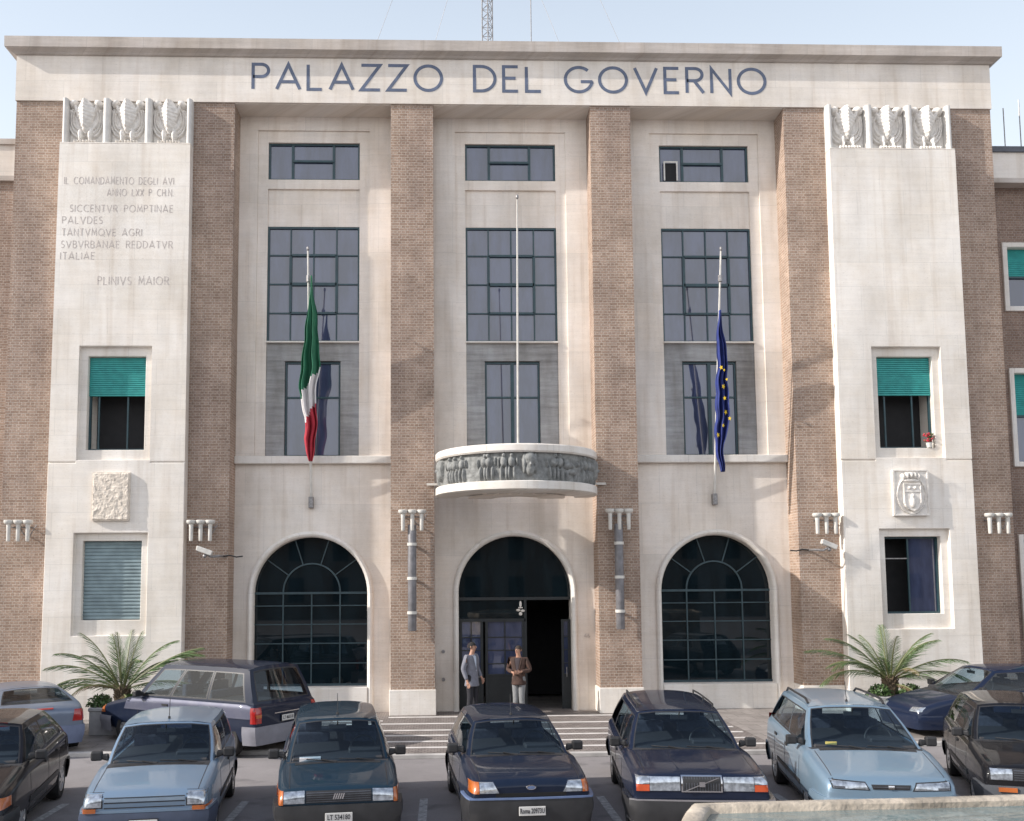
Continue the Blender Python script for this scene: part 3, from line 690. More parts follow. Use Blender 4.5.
def flag(rows,yt,yb,ztop,name,label,colfn,mats,cat_mats,x_ref,phase):
    """rows: (z, xleft, xright) in facade units; the cloth hangs in deep vertical pleats"""
    r=empty(name,F((x_ref,yt,ztop)),0,label,'flag','flags hanging limp on the facade')
    org=Vector(F((x_ref,yt,ztop)))
    nr=70; nc=26; R=[]; meta=[]
    zs=[q[0] for q in rows]
    for i in range(nr+1):
        t=i/nr; z=zs[0]+(zs[-1]-zs[0])*t
        for k in range(len(rows)-1):
            if rows[k][0]>=z>=rows[k+1][0]-1e-9:
                a=(rows[k][0]-z)/(rows[k][0]-rows[k+1][0]); xl=rows[k][1]+(rows[k+1][1]-rows[k][1])*a; xr=rows[k][2]+(rows[k+1][2]-rows[k][2])*a; break
        y=yt+(yb-yt)*t; row=[]
        for j in range(nc+1):
            u=j/nc; fold=math.sin(u*PI*5+phase+t*1.2)*.5+.3*math.sin(u*PI*9-t*4)
            amp=.07+.16*min(1,(xr-xl)*2); xx0=.02*math.sin(t*17+phase*2)+.012*math.sin(t*41)
            xx=xl+(xr-xl)*(u+.035*math.sin(u*PI*5+1)*(1 if 0<j<nc else 0))+.012*math.sin(t*23+u*3)+xx0*min(1,t*4)
            p=Vector(F((xx,y-.08+amp*fold,z)))-org; row.append(tuple(p))
        R.append(row)
    b=MB(); b.grid(R); me=b
    o=MB(); o.v=b.v; o.f=b.f; o.m=[colfn(1-(i/nr),j/nc) for i in range(nr) for j in range(nc)]
    ob=o.build('cloth',mats,r,smooth=180)
    s=ob.modifiers.new('s','SOLIDIFY'); s.thickness=.006
    return r,R
M['green']=simple('green_cloth',(.02,.14,.075),.8,var=.2,scale=4); M['wcloth']=simple('white_cloth',(.72,.70,.70),.8,var=.06); M['rcloth']=simple('red_cloth',(.42,.03,.05),.8,var=.2)
M['blue']=simple('blue_cloth',(.022,.038,.19),.75,var=.25); M['yellow']=simple('yellow_cloth',(.75,.52,.02),.8,var=.1)
kx=1/41.5/K*1.0
def xz(px,py,y): # measured outline -> facade units on the depth y
    D=25+y; s=950.7/D
    return ((px-442.99)/s+.0, 3.3-(py-581.8)/s)
def rws(data,yt,yb):
    out=[]; p0,p1=data[0][0],data[-1][0]
    for py,l,r in data:
        y=yt+(yb-yt)*(py-p0)/(p1-p0); a=xz(l,py,y); c=xz(r,py,y); out.append((a[1],a[0],c[0]))
    return out
DX=.03
ir=rws([(271,308.6,309.8),(291,307.5,311.5),(320.6,305,317),(346,301.3,318),(361,299.5,318),(386,297.6,316.5),(394,299,316),(415.6,304,316),(437.6,302.5,315.5),(452,305,314.5),(461,309.5,312.5)],-.7,.25)
def ital(zf,u):
    py=271+(1-zf)*190
    if py<394-33*u: return 0
    return 1 if py<419-21*u else 2
ir=[(a,b+.03,c+.03) for a,b,c in ir]
fi,_=flag(ir,-.7,.25,ir[0][0],'national_flag','limp green, white and red flag hanging in folds in the left bay',ital,[M['green'],M['wcloth'],M['rcloth']],None,ir[0][1],0)
er=rws([(306,720.2,721.8),(330.6,717.5,724),(349,716.5,726),(363.5,716,726.5),(392.7,715.5,727),(407,713,727.5),(429,713,725),(444,713.5,721),(458.5,714,721),(473,717.5,720)],-.62,.3)
er=[(a,b+.19,c+.19) for a,b,c in er]
fe,R=flag(er,-.62,.3,er[0][0],'blue_flag','limp dark blue flag with yellow stars hanging in the right bay',lambda z,u:0,[M['blue']],None,er[0][1],1.5)
for (i,j,s,rot) in ((25,5,.13,.3),(26,16,.08,1.),(33,14,.13,.8),(38,16,.12,.2),(44,18,.14,.5),(47,23,.12,1.1),(54,4,.12,.4),(50,14,.1,.9),(30,22,.09,.3)):
    p=Vector(R[i][j]); q=Vector(R[i][min(26,j+1)])-Vector(R[i][max(0,j-1)]); ang=math.atan2(q.y,q.x); ang=max(-.9,min(.9,ang))
    ymin=min(Vector(R[i+d][max(0,min(26,j+e))]).y for d in (-3,-2,0,2,3) for e in (-3,-2,-1,0,1,2,3))
    b=MB(); poly=[(s*(.5 if k%2==0 else .21)*math.cos(PI/2+k*PI/5+rot)*.75,s*(.5 if k%2==0 else .21)*math.sin(PI/2+k*PI/5+rot)) for k in range(10)]
    b.prism(poly,-.004,.004); o=b.build('star',M['yellow'],fe); o.location=(p.x,ymin-.012,p.z); o.rotation_euler=(0,0,ang*.3)
# flowers on the right window ledge
r=empty('flower_pot',F((13.03,-.15,6.79)),0,'small pot of red flowers on the ledge of the right pier window','flowers')
b=MB(); b.lathe([(0,0),(.055,0),(.075,.12),(.07,.12),(0,.10)],(0,0,0),'z',12); b.build('pot',M['white'],r,smooth=40)
b=MB()
for k in range(60):
    a=random.uniform(0,6.28); rr=random.uniform(0,.13); z=.16+random.uniform(0,.2); b.ell((rr*math.cos(a),rr*.7*math.sin(a),z),(.03,.02,.02),6,0 if random.random()<.65 else 1)
M['petal']=simple('red_petal',(.5,.03,.05),.6); b.build('bloom',[M['petal'],M['leaf2']],r,smooth=60)
# roof mast, aerials, guy wires
def lattice(x,y,z0,z1,w,label):
    r=empty('antenna_mast',(x,y,z0),0,label,'antenna mast'); b=MB(); h=z1-z0
    pts=[(0,-w*.6),(-w/2,w*.3),(w/2,w*.3)]
    for p in pts: b.tube([(p[0],p[1],0),(p[0],p[1],h)],.02,6)
    n=int(h/.3)
    for k in range(n):
        for a in range(3):
            p,q=pts[a],pts[(a+1)%3]; b.tube([(p[0],p[1],k*.3),(q[0],q[1],k*.3+.3)],.010,4,cap=False); b.tube([(p[0],p[1],k*.3),(q[0],q[1],k*.3)],.010,4,cap=False)
    b.build('lattice',M['metal'],r)
    b=MB(); b.box(-.2,-.05,-.2,-.1,3.65,3.75); b.box(.03,.15,-.2,-.1,3.65,3.75); b.build('floodlight',M['metal'],r)
    return r
ZR=F((0,0,18.0))[2]-.4
lattice(1.50,5.8,ZR,30,.33,'thin lattice radio mast on the palace roof')
def aerial(x,y,z0,z1,label,cross=0,g='rod aerials on the roofs'):
    r=empty('aerial',(x,y,z0),0,label,'aerial',g); b=MB(); b.tube([(0,0,0),(0,0,z1-z0)],.016,6); 
    if cross: b.box(-.05,.05,-.02,.02,z1-z0-.1,z1-z0-.03)
    b.build('rod',M['metal'],r)
aerial(15.3,5.5,ZR,19.9,'thin rod aerial on the palace roof, right of the lettering',1)
aerial(2.9,5.8,ZR,26,'very thin whip aerial right beside the lattice mast')
for x,l in ((15.15,'rod aerial nearest the palace on the right wing'),(15.55,'thicker middle rod aerial on the right wing'),(16.0,'rod aerial at the right edge on the right wing')):
    aerial(x*1.0,1.6,14.4,16.2+(.25 if x>15.9 else 0),l)
for k,(x0,x1,z1,l) in enumerate(((-3.4,1.3,30,'faint guy wire left of the mast, the longer one'),(-1.3,1.4,26,'faint guy wire left of the mast, the steeper one'),(5.3,1.7,26,'faint guy wire right of the mast, the steeper one'),(7.4,1.8,30,'faint guy wire right of the mast, the longer one'))):
    b=MB(); b.tube([(x0,5.8,ZR),(x1,5.8,z1)],.006,4); tag(b.build('guy_wire',M['metal']),l,'wire','guy wires of the mast')
# ---------------------------------------------------------- palms in planters
def frond(b,base,az,el,L,droop,mi=0):
    n=22; p=Vector(base); d=Vector((math.cos(az)*math.cos(el),math.sin(az)*math.cos(el),math.sin(el))); pts=[p.copy()]; dirs=[d.copy()]
    for i in range(n):
        p=p+d*(L/n); d=(d+Vector((0,0,-droop/n*(0.4+1.6*i/n)))).normalized(); pts.append(p.copy()); dirs.append(d.copy())
    b.tube([tuple(q) for q in pts],[.016*(1-.8*i/n)+.004 for i in range(n+1)],5,1)
    side=Vector((-math.sin(az),math.cos(az),0))
    m=46
    for k in range(5,m+1):
        t=k/m; i=min(n-1,int(t*n)); f=t*n-i; q=pts[i].lerp(pts[i+1],min(1,f)); dd=dirs[i]; up=dd.cross(side).normalized()*-1
        ll=(.34*math.sin(PI*min(1,(t*.9+.10)))**.6+.04)*(.85+.3*random.random())*L/1.6
        for s in (-1,1):
            v=(dd*(.75+.4*t)+side*s*(.85-.3*t)+up*(.30+.15*random.uniform(-1,1))).normalized()
            w=dd*.0095*(L/1.6); tip=q+v*ll+Vector((0,0,-.05*ll)); mid=q+v*ll*.5
            b.add([tuple(q-w*.8),tuple(q+w*.8),tuple(mid+w),tuple(tip),tuple(mid-w)],[(0,1,2,3,4)],mi)
def palm(x,y,z0,label,pl,seed,specs):
    random.seed(seed)
    pr=empty('planter',(x,y,.06),0,pl,'planter','concrete planters with palms')
    b=MB(); w=.52; b.box(-w,w,-w,w,0,.56); b.box(-w-.02,w+.02,-w-.02,w+.02,.50,.58); b.build('box',M['planter'],pr,bevel=.015); b=MB(); b.box(-w+.08,w-.08,-w+.08,w-.08,.57,.60); b.build('soil',M['soil'],pr)
    r=empty('palm_tree',(x,y,.66),0,label,'palm tree','potted palms before the facade')
    b=MB(); b.lathe([(0,0),(.15,0),(.17,.1),(.13,.22),(.11,.32),(.05,.42),(0,.43)],(0,0,0),'z',14)
    for k in range(40):
        a=k*2.4; z=.04+.3*k/40; b.tube([(.12*math.cos(a),.12*math.sin(a),z),(.19*math.cos(a),.19*math.sin(a),z+.09)],[.03,.012],5)
    b.build('trunk',M['trunk'],r)
    b=MB()
    for q_,(az,el,L,dr) in enumerate(specs): frond(b,(0.05*math.cos(math.radians(az)),.05*math.sin(math.radians(az)),.3),math.radians(az+random.uniform(-5,5)),math.radians(el+random.uniform(-4,4)),L*random.uniform(.93,1.05),dr,2 if q_==len(specs)-1 else 0)
    frond(b,(.03,-.05,.2),math.radians(-60),math.radians(5),1.1,2.2,2); b.build('crown',[M['leaf'],simple('palm_stem',(.16,.17,.07),.5),simple('dry_leaf',(.22,.16,.08),.8)],r)
    sh=[]
    for k in range(2):
        s=empty('low_shrub',(x+(-.36 if k==0 else .33),y-.25,.64),0,('small leafy shrub at the left of the %s planter' if k==0 else 'small leafy shrub at the right of the %s planter')%('left' if x<0 else 'right'),'shrub','shrubs under the potted palms')
        b=MB()
        for q in range(380):
            a=random.uniform(0,6.28); e=random.uniform(0,1.4); rr=.27*random.random()**.4; c=Vector((rr*math.cos(a)*math.cos(e)*1.15,rr*math.sin(a)*math.cos(e),rr*math.sin(e)*.95+.0))
            u=Vector([random.uniform(-1,1) for _ in range(3)]).normalized(); v=u.cross(Vector((random.uniform(-1,1),random.uniform(-1,1),.3))).normalized(); L=random.uniform(.03,.06)
            b.add([tuple(c-u*L),tuple(c+v*L*.5),tuple(c+u*L),tuple(c-v*L*.5)],[(0,1,2,3)])
        b.build('foliage',M['leaf2'],s)
        b=MB()
        for q in range(7): a=q*.9; b.tube([(0,0,0),(.15*math.cos(a),.12*math.sin(a),.2)],.006,4)
        b.build('stem',M['trunk'],s)
SP=[(181,36,1.85,.95),(169,26,2.0,1.35),(192,52,1.75,1.05),(203,14,1.85,.8),(172,62,1.5,.9),
    (-7,36,2.05,.55),(6,44,1.8,.95),(-14,20,1.75,.7),(12,58,1.6,1.0),
    (84,72,1.4,.5),(62,76,1.35,.7),(128,70,1.4,.8),(270,76,1.25,.8),(238,58,1.3,1.3),(302,56,1.3,1.3),(40,48,1.4,1.2),(146,46,1.4,1.1),(220,26,1.2,1.4)]
SR=[(180,34,2.0,.75),(188,24,1.9,1.15),(170,50,1.7,1.0),(160,64,1.4,.9),(196,42,1.75,1.3),
    (0,30,2.0,.75),(-9,24,1.95,1.0),(9,46,1.75,.85),(-4,60,1.5,1.0),(14,12,1.5,.7),
    (96,78,1.3,.5),(70,70,1.35,.9),(120,66,1.3,.9),(262,74,1.3,1.0),(236,52,1.2,1.3),(310,60,1.35,1.1),(35,52,1.5,1.1),(150,40,1.4,1.3),(280,44,1.0,1.4)]
palm(-6.98,-2.0,0,'spreading green palm in front of the left white pier','grey concrete planter standing behind the dark blue minivan',3,SP)
palm(10.15,-1.6,0,'spreading green palm in front of the right white pier','grey concrete planter standing beside the navy hatchback',5,SR)
# ============================================================ GROUND
b=MB(); b.add([(-400,-400,-.02),(400,-400,-.02),(400,400,-.02),(-400,400,-.02)],[(0,1,2,3)]); tag(b.build('ground',M['paving']),kind='structure')
b=MB(); b.add([(-60,-60,0),(60,-60,0),(60,-4.0,0),(-60,-4.0,0)],[(0,1,2,3)]); tag(b.build('road',M['asphalt']),kind='structure')
EK=-5.2; PK=-4.55
b=MB(); b.box(-28,-2.6,PK,.6,-.01,.06); b.box(6.4,28,PK,.6,-.01,.06); tag(b.build('pavement',M['paving']),kind='structure')
b=MB(); b.box(-2.6,6.4,EK,1.0,-.01,.06); tag(b.build('entrance_apron',M['apron']),kind='structure')
b=MB(); b.box(-28,-2.72,PK-.14,PK-.002,-.01,.085); b.box(6.52,28,PK-.14,PK-.002,-.01,.085); b.box(-2.72,6.52,EK-.12,EK-.002,-.01,.085); b.box(-2.72,-2.6,EK,PK-.14,-.01,.085); b.box(6.4,6.52,EK,PK-.14,-.01,.085)
tag(b.build('kerb',M['kerb'],bevel=.015),kind='structure')
b=MB()
for i,y in enumerate((-.30,-1.35,-2.3,-3.0,-3.75,-4.45)): b.box(-2.5 if i else -1.3,6.3,y-.06,y+.06,.06,.066)
b.box(-2.55,-1.4,-.9,-.8,.06,.065)
tag(b.build('inlaid_stone_bands',M['band']),kind='structure')
b=MB()
for k in range(-4,7):
    x=-.30+2.66*k; b.add([(x-.06,-13.6,.004),(x+.06,-13.6,.004),(x+.06,-8.55,.004),(x-.06,-8.55,.004)],[(0,1,2,3)])
tag(b.build('parking_lines',M['line']),kind='structure')
# ============================================================ CARS
def surf(P,us,ts,mats,mb,panes,nu=4,nt=3):
    """P(u,t)->point; mats[t][u]=material index or a pane key (str)"""
    for it in range(len(ts)-1):
        for iu in range(len(us)-1):
            m=mats[it][iu]
            if m is None: continue
            rows=[[P(us[iu]+(us[iu+1]-us[iu])*a/nu, ts[it]+(ts[it+1]-ts[it])*c/nt) for a in range(nu+1)] for c in range(nt+1)]
            if isinstance(m,str): panes.setdefault(m,MB()).grid(rows)
            else: mb.grid(rows,m)
def lerp(a,b,t): return a+(b-a)*t
def interp(tab,x):
    if x<=tab[0][0]: return tab[0][1:]
    for p,q in zip(tab,tab[1:]):
        if x<=q[0]:
            t=(x-p[0])/(q[0]-p[0]); return tuple(lerp(a,b,t) for a,b in zip(p[1:],q[1:]))
    return tab[-1][1:]
WELL=simple('wheel_well',(.01,.01,.01),.95)
def wheel(parent,x,y,r,w,out,hub='disc'):
    wb=MB(); wb.lathe([(0,-w/2+.02),(r*.62,-w/2+.02),(r*.62,w/2-.05),(0,w/2-.05)],(0,0,0),'y',20)
    o=wb.build('wheel',WELL,parent); o.location=(x,y,r)
    if out<0: o.rotation_euler=(0,0,PI)
    t=MB(); t.lathe([(r*.64,-w/2),(r*.93,-w/2),(r,-w/2+.03),(r,w/2-.03),(r*.93,w/2),(r*.70,w/2),(r*.64,w/2-.02)],(0,0,0),'y',28); t.build('tyre',M['tyre'],o,smooth=35)
    h=MB(); R=r*.63
    if hub=='disc':
        h.lathe([(0,w/2+.005),(R*.25,w/2+.008),(R*.3,w/2-.004),(R*.62,w/2-.004),(R*.68,w/2),(R*.95,w/2-.004),(R,w/2-.02)],(0,0,0),'y',24)
        for k in range(10):
            a=k*PI/5; c=(R*.78*math.cos(a),w/2+.0005,R*.78*math.sin(a)); q=R*.085
            h.lathe([(0,.004),(q,.002)],c,'y',8,mi=1)
    else:
        for k in range(7):
            a=k*2*PI/7; s=Vector((math.cos(a),0,math.sin(a))); p=Vector((-math.sin(a),0,math.cos(a)))
            vs=[tuple(s*rr+p*ww+Vector((0,yy,0))) for rr,ww0 in ((R*.15,R*.13),(R*.97,R*.10)) for ww in (-ww0,ww0) for yy in (w/2-.03,w/2)]
            h.add(vs,[(0,2,6,4),(0,1,3,2),(4,6,7,5),(0,4,5,1),(2,3,7,6),(1,5,7,3)])
        h.lathe([(0,w/2+.004),(R*.28,w/2),(R*.3,w/2-.03)],(0,0,0),'y',16); h.lathe([(R*.9,w/2-.02),(R*.92,w/2),(R,w/2),(R,w/2-.03)],(0,0,0),'y',24)
        h.lathe([(0,w/2-.05),(R,w/2-.05)],(0,0,0),'y',20,mi=1)
    h.build('rim',[M['hub'],M['black']],o,smooth=35)
def make_car(c):
    L,W=c['L'],c['W']; hw=W/2; X=lambda d:L/2-d  # d = distance behind the front bumper
    root=empty(c.get('name','parked_car'),(c['x'],c['y'],0),c['rot'],c['label'],c.get('cat','car'),'cars parked in front of the palace')
    pm=c['paint']
    deck=c['deck']  # (d, z, widthfactor)
    zb=c.get('zb',.20); wbd,wtd,rtd,rbd=c['wb'],c['wt'],c['rt'],c['rb']; rz,rw=c['rz'],c['rw']
    ds=sorted(set([q[0] for q in deck]+[wbd-.03,wbd+.12,rbd-.15,rbd-.02 if rbd<L-.05 else rbd-.06]))
    sta=[]
    for d in ds:
        z,wf=interp(deck,d); end=min(d,L-d); z0=zb+(.10*(1-min(1,end/.25)))
        sta.append((X(d),z0,z,wf*hw))
    b=MB(); rows=[]
    tum=c.get('tumble',.93); cr=c.get('crown',.03)
    for x,z0,z,w in sta:
        half=[(0,z0),(w*.84,z0),(w*.955,z0+.05),(w,z0+(z-z0)*.42),(w*.995,z0+(z-z0)*.60),(w*(tum+.045),z-.075),(w*tum,z-.018),(w*(tum-.06),z+.004),(w*.5,z+cr*.7),(0,z+cr)]
        ring_=[(x,y,zz) for y,zz in half]+[(x,-y,zz) for y,zz in half[-2:0:-1]]
        rows.append(ring_)
    n=len(rows[0])
    b.grid(rows,0,True); b.add(rows[0],[tuple(range(n-1,-1,-1))],0); b.add(rows[-1],[tuple(range(n))],0)
    # the lid under the cabin is dark trim
    k=0
    for i in range(len(rows)-1):
        for j in range(n):
            xm=(rows[i][j][0]+rows[i+1][j][0])/2
            if X(wbd)-.0>xm>X(rbd)+.0 and j in (7,8,9,10): b.m[k]=1
            k+=1
    o=b.build('body',[pm,M['dash'],WELL],root,smooth=180,weld=True)
    bm=bmesh.new(); bm.from_mesh(o.data); cl=bm.edges.layers.float.get('crease_edge') or bm.edges.layers.float.new('crease_edge')
    for e in bm.edges:
        a,d=e.verts
        if abs(a.co.x-d.co.x)<1e-5 and (abs(a.co.x-sta[0][0])<1e-5 or abs(a.co.x-sta[-1][0])<1e-5): e[cl]=c.get('crease',.55)
        elif abs(a.co.x-d.co.x)>1e-5 and abs(abs(a.co.y)/hw-tum)<.06: e[cl]=c.get('screase',.4)
    bm.to_mesh(o.data); bm.free()
    s=o.modifiers.new('s','SUBSURF'); s.levels=3; s.render_levels=3; bake(o)
    wr=c.get('wr',.29); fa,ra=c['axles']; cs=[]
    for d in (fa,ra):
        for sy in (-1,1):
            q=MB(); q.lathe([(0,-.14),(wr+.055,-.14),(wr+.055,.3),(0,.3)] if sy>0 else [(0,-.3),(wr+.055,-.3),(wr+.055,.14),(0,.14)],(X(d),sy*(hw-.06),wr+.01),'y',28,mi=2)
            cs.append(q.build('c',[pm,M['dash'],WELL],None,weld=True))
    cut(o,cs)
    for p in o.data.polygons: p.use_smooth=True
    o.data.set_sharp_from_angle(angle=math.radians(38))
    bvh=BVHTree.FromPolygons([v.co for v in o.data.vertices],[p.vertices for p in o.data.polygons])
    AX={'f':(0,1,2,-1),'b':(0,1,2,1),'l':(1,0,2,-1),'r':(1,0,2,1),'t':(2,0,1,-1)}
    def cast(ax,a,bb):
        i,j,k,sg=AX[ax]; org=[0,0,0]; org[i]=-sg*6; org[j]=a; org[k]=bb; d=[0,0,0]; d[i]=sg
        h=bvh.ray_cast(Vector(org),Vector(d)); return h[0]
    def patch(name,ax,quad,off,mat,parent=root,nu=8,nv=4,depth=.03,smooth=40,round_=0.):
        """quad: 4 corners in the two free axes (bl, br, tr, tl), laid on the body, off metres proud"""
        i,j,k,sg=AX[ax]; rows=[]; last=None
        for v in range(nv+1):
            row=[]
            for u in range(nu+1):
                a,t=u/nu,v/nv
                p0=[lerp(quad[0][q],quad[1][q],a) for q in (0,1)]; p1=[lerp(quad[3][q],quad[2][q],a) for q in (0,1)]
                aa,bb=lerp(p0[0],p1[0],t),lerp(p0[1],p1[1],t)
                h=cast(ax,aa,bb)
                if h is None: val=last if last is not None else -sg*(L/2-.05 if i==0 else hw)
                else: val=h[i]
                last=val; pt=[0,0,0]; pt[i]=val-sg*off; pt[j]=aa; pt[k]=bb; row.append(tuple(pt))
            rows.append(row)
        back=[[tuple(q[m]+(sg*depth if m==i else 0) for m in range(3)) for q in r] for r in rows]
        R=[]
        m=MB(); m.grid(rows); 
        loop=[rows[0][u] for u in range(nu+1)]+[rows[v][nu] for v in range(1,nv+1)]+[rows[nv][u] for u in range(nu-1,-1,-1)]+[rows[v][0] for v in range(nv-1,0,-1)]
        lb=[tuple(q[mm]+(sg*depth if mm==i else 0) for mm in range(3)) for q in loop]
        m.grid([loop,lb],None,True); return m.build(name,mat,parent,smooth=smooth,weld=True)
    def wrap(name,front,z0,z1,off,mat,reach=.5,bulge=.02,nt=28,nz=5,yfrac=1.0,parent=root):
        """band that wraps round the nose or tail, built from rays cast outwards in plan"""
        sx=1 if front else -1; xe=(L/2)*sx; pts=[]
        xs0=xe-sx*reach
        plan=[]
        for q in range(nt+1):
            t=-1+2*q/nt
            # walk: side part then front part
            ang=t*math.radians(88); org=Vector((xe-sx*reach,0,0)); dr=Vector((sx*math.cos(ang),math.sin(ang),0)); plan.append(dr)
        rows=[]
        for v in range(nz+1):
            tz=v/nz; z=lerp(z0,z1,tz); zc=z; row=[]
            for dr in plan:
                o_=Vector((xe-sx*reach,0,max(z,zb+.13)))
                # cast from far outside back to the axis so the outer skin is hit
                h=bvh.ray_cast(o_+dr*5,-dr)
                rr=5-h[3] if h[0] is not None else hw
                rr+=off+bulge*math.sin(PI*min(1,max(0,tz)))
                row.append((o_.x+dr.x*rr,dr.y*rr,z))
            rows.append(row)
        inner=[[( xe-sx*reach+(q[0]-(xe-sx*reach))*.93,q[1]*.95,q[2]) for q in r] for r in (rows[0],rows[-1])]
        m=MB(); m.grid([inner[0]]+rows+[inner[1]]); return m.build(name,mat,parent,smooth=45)
    # ---------------- greenhouse
    bw=hw*tum-.015
    zbelt=lambda d: interp(deck,d)[0]
    wf=lambda d: interp(deck,d)[1]
    roof=MB(); panes={}
    rb_z=c.get('rbz',zbelt(rbd)); wy0=c.get('wy0',.93)
    aFx,aRx=wbd+.10,rbd-.04
    fb=c.get('fbulge',.13); rbg=c.get('rbulge',.06)
    zr_side=rz-.055
    def ztop(u,v): return rz-.05*u*u*abs(u)-.025*(2*v-1)**4
    def side(sy):
        def P(s,t):
            db=lerp(wbd+.10,rbd,s); dt=lerp(wtd+.02,rtd-.02,s)
            y0=bw*wf(db)*lerp(wy0,1,min(1,s*6)) if s<1/6 else bw*wf(db); y1=rw*(1-.03*(2*s-1)**2)
            zb_=lerp(zbelt(db)-.012, rb_z-.012 , max(0,(s-.93)/.07)); z1=ztop(1,s)
            return (X(lerp(db,dt,t)), sy*(lerp(y0,y1,t)+.02*math.sin(PI*t)), lerp(zb_,z1,t))
        return P
    def front(u,t):
        yb=bw*wf(wbd+.1)*wy0; yt=rw*.97
        d=lerp(wbd+.10,wtd+.02,t)-fb*(1-u*u)*(1-.45*t)
        y=u*(lerp(yb,yt,t)+.02*math.sin(PI*t)*abs(u)); zz=lerp(zbelt(wbd)-.01+.012*(1-u*u),ztop(u,0),t); return (X(d),y,zz)
    def rear(u,t):
        yb=bw*wf(rbd); yt=rw*.97
        d=lerp(rbd,rtd-.02,t)+rbg*(1-u*u)*(1-.4*t)
        y=u*(lerp(yb,yt,t)+.02*math.sin(PI*t)*abs(u)); zz=lerp(rb_z-.012,ztop(u,1),t); return (X(d),y,zz)
    def roofP(u,v):
        d=lerp(wtd+.02,rtd-.02,v); d+= -fb*.55*(1-u*u)*(1-v)+rbg*.6*(1-u*u)*v
        w=rw*(1-.03*(2*v-1)**2); return (X(d),u*w,ztop(u,v)+.004)
    roof_mi=0
    rws_=[[roofP(-1+2*a/14,e/14) for a in range(15)] for e in range(15)]; roof.grid(rws_,0)
    ub=[-1,-.95,-.925,.925,.95,1]; tb=[0,.05,.93,.955,1]
    for P,key in ((front,'windscreen'),(rear,'rear_window')):
        if key=='rear_window': ub=[-1,-c.get('rwf',.88),-c.get('rwf',.88)+.03,c.get('rwf',.88)-.03,c.get('rwf',.88),1]; tb=[0,c.get('rwt0',.08),c.get('rwt0',.08)+.03,.88,.92,1]
        nr=len(tb)-1; mats=[]
        for it in range(nr):
            row=[]
            for iu in range(5):
                inner=(iu==2 and it==(1 if key=='windscreen' else 2))
                blk=(1<=iu<=3) and (it in ((0,1,2) if key=='windscreen' else (1,2,3)))
                row.append(key if inner else (1 if blk else 0))
            mats.append(row)
        surf(P,ub,tb,mats,roof,panes,5,3)
    for sy in (-1,1):
        P=side(sy); br=c['side']  # list of (s0,s1) windows
        us=[0]; kinds=[]
        for a,e in br: us+=[a-.012,a,e,e+.012]; kinds+=[c.get('pillar',0) if a!=br[0][0] else 0,1,'w',1]
        us.append(1); kinds.append(0); 
        ts=[0,.035,.08,.84,.875,1]
        mats=[]
        for it in range(5):
            row=[]
            for kq in kinds:
                if kq=='w': row.append('side_window' if it==2 else (1 if it in (1,3) else 0))
                elif kq==1: row.append(1 if 1<=it<=3 else 0)
                else: row.append(kq if 1<=it<=3 else 0)
            mats.append(row)
        # every pane of its own
        cnt=0; panes_local={}
        ms=[[('side_window%d_%d'%(iu,sy) if m=='side_window' else m) for iu,m in enumerate(r)] for r in mats]
        surf(P,us,ts,ms,roof,panes,3,3)
    ro=roof.build('roof',[pm,M['black']],root,smooth=32,weld=False)
    w=ro.modifiers.new('w','WELD'); w.merge_threshold=.0008
    for k,pm_ in panes.items():
        pm_.build('side_window' if k.startswith('side') else k,M['cglass'],root,smooth=60,weld=True)
    # ---------------- interior
    zs=zbelt(wbd+.5)
    hs=rz-zs
    def seat(d,y,w_,hr=True,zz=0.):
        b=MB(); b.box(X(d)-.09,X(d)+.03,y-w_/2,y+w_/2,zs-.05,zs+hs*.36); s_=b.build('seat',M['seat'],root,bevel=.03,seg=2)
        if hr:
            b=MB(); b.box(X(d)-.09,X(d)-.0,y-.12,y+.12,zs+hs*.40,zs+hs*.70); b.box(X(d)-.06,X(d)-.03,y-.05,y+.05,zs+hs*.3,zs+hs*.45); b.build('headrest',M['seat'],s_,bevel=.035,seg=2)
    sd=c.get('seats',wtd+.75)
    seat(sd,.34,.48); seat(sd,-.34,.48)
    b=MB(); b.box(X(sd+.95),X(sd+.83),-bw*.85,bw*.85,zs-.05,zs+hs*.26); b.build('rear_seat',M['seat'],root,bevel=.03,seg=2)
    # dashboard top and steering wheel (left hand drive: car's left is +y)
    b=MB(); b.box(X(wbd+.62),X(wbd+.10),-bw*.84,bw*.84,zs-.04,zs+.035); b.box(X(wbd+.62),X(wbd+.40),.15,.60,zs+.0,zs+.085); b.build('dashboard',M['dash'],root,bevel=.02)
    b=MB(); rr=.185; cx_,cy_,cz_=X(wbd+.78),.36,zs+.02
    b.tube([(cx_-.08*math.sin(a),cy_+rr*math.cos(a),cz_+rr*.93*math.sin(a)) for a in [2*PI*k/24 for k in range(25)]],.014,8); b.tube([(cx_,cy_-rr,cz_),(cx_+.02,cy_,cz_),(cx_,cy_+rr,cz_)],.018,6); b.build('steering_wheel',M['black'],root,smooth=50)
    q=front(0,.84); b=MB(); b.box(q[0]-.06,q[0]-.035,-.12,.12,q[2]-.06,q[2]+.0); b.tube([(q[0]-.05,0,q[2]),(q[0]+.01,0,q[2]+.06)],.01); b.build('rear_view_mirror',M['black'],root,bevel=.01)
    # ---------------- wipers, mirrors, seams
    def onfront(u,t,o=.018):
        p=Vector(front(u,t)); return (p.x+o,p.y,p.z+o*.7)
    for u0,u1 in c.get('wipers',((-.62,-.02),(.02,.72))):
        b=MB(); b.tube([onfront(lerp(u0,u1,k/6),.035+.05*(1-k/6),.02) for k in range(7)],.009,5); b.tube([onfront(u1,.0,.03),onfront(lerp(u0,u1,.5),.065,.035)],.009,5); b.build('wiper',M['black'],root)
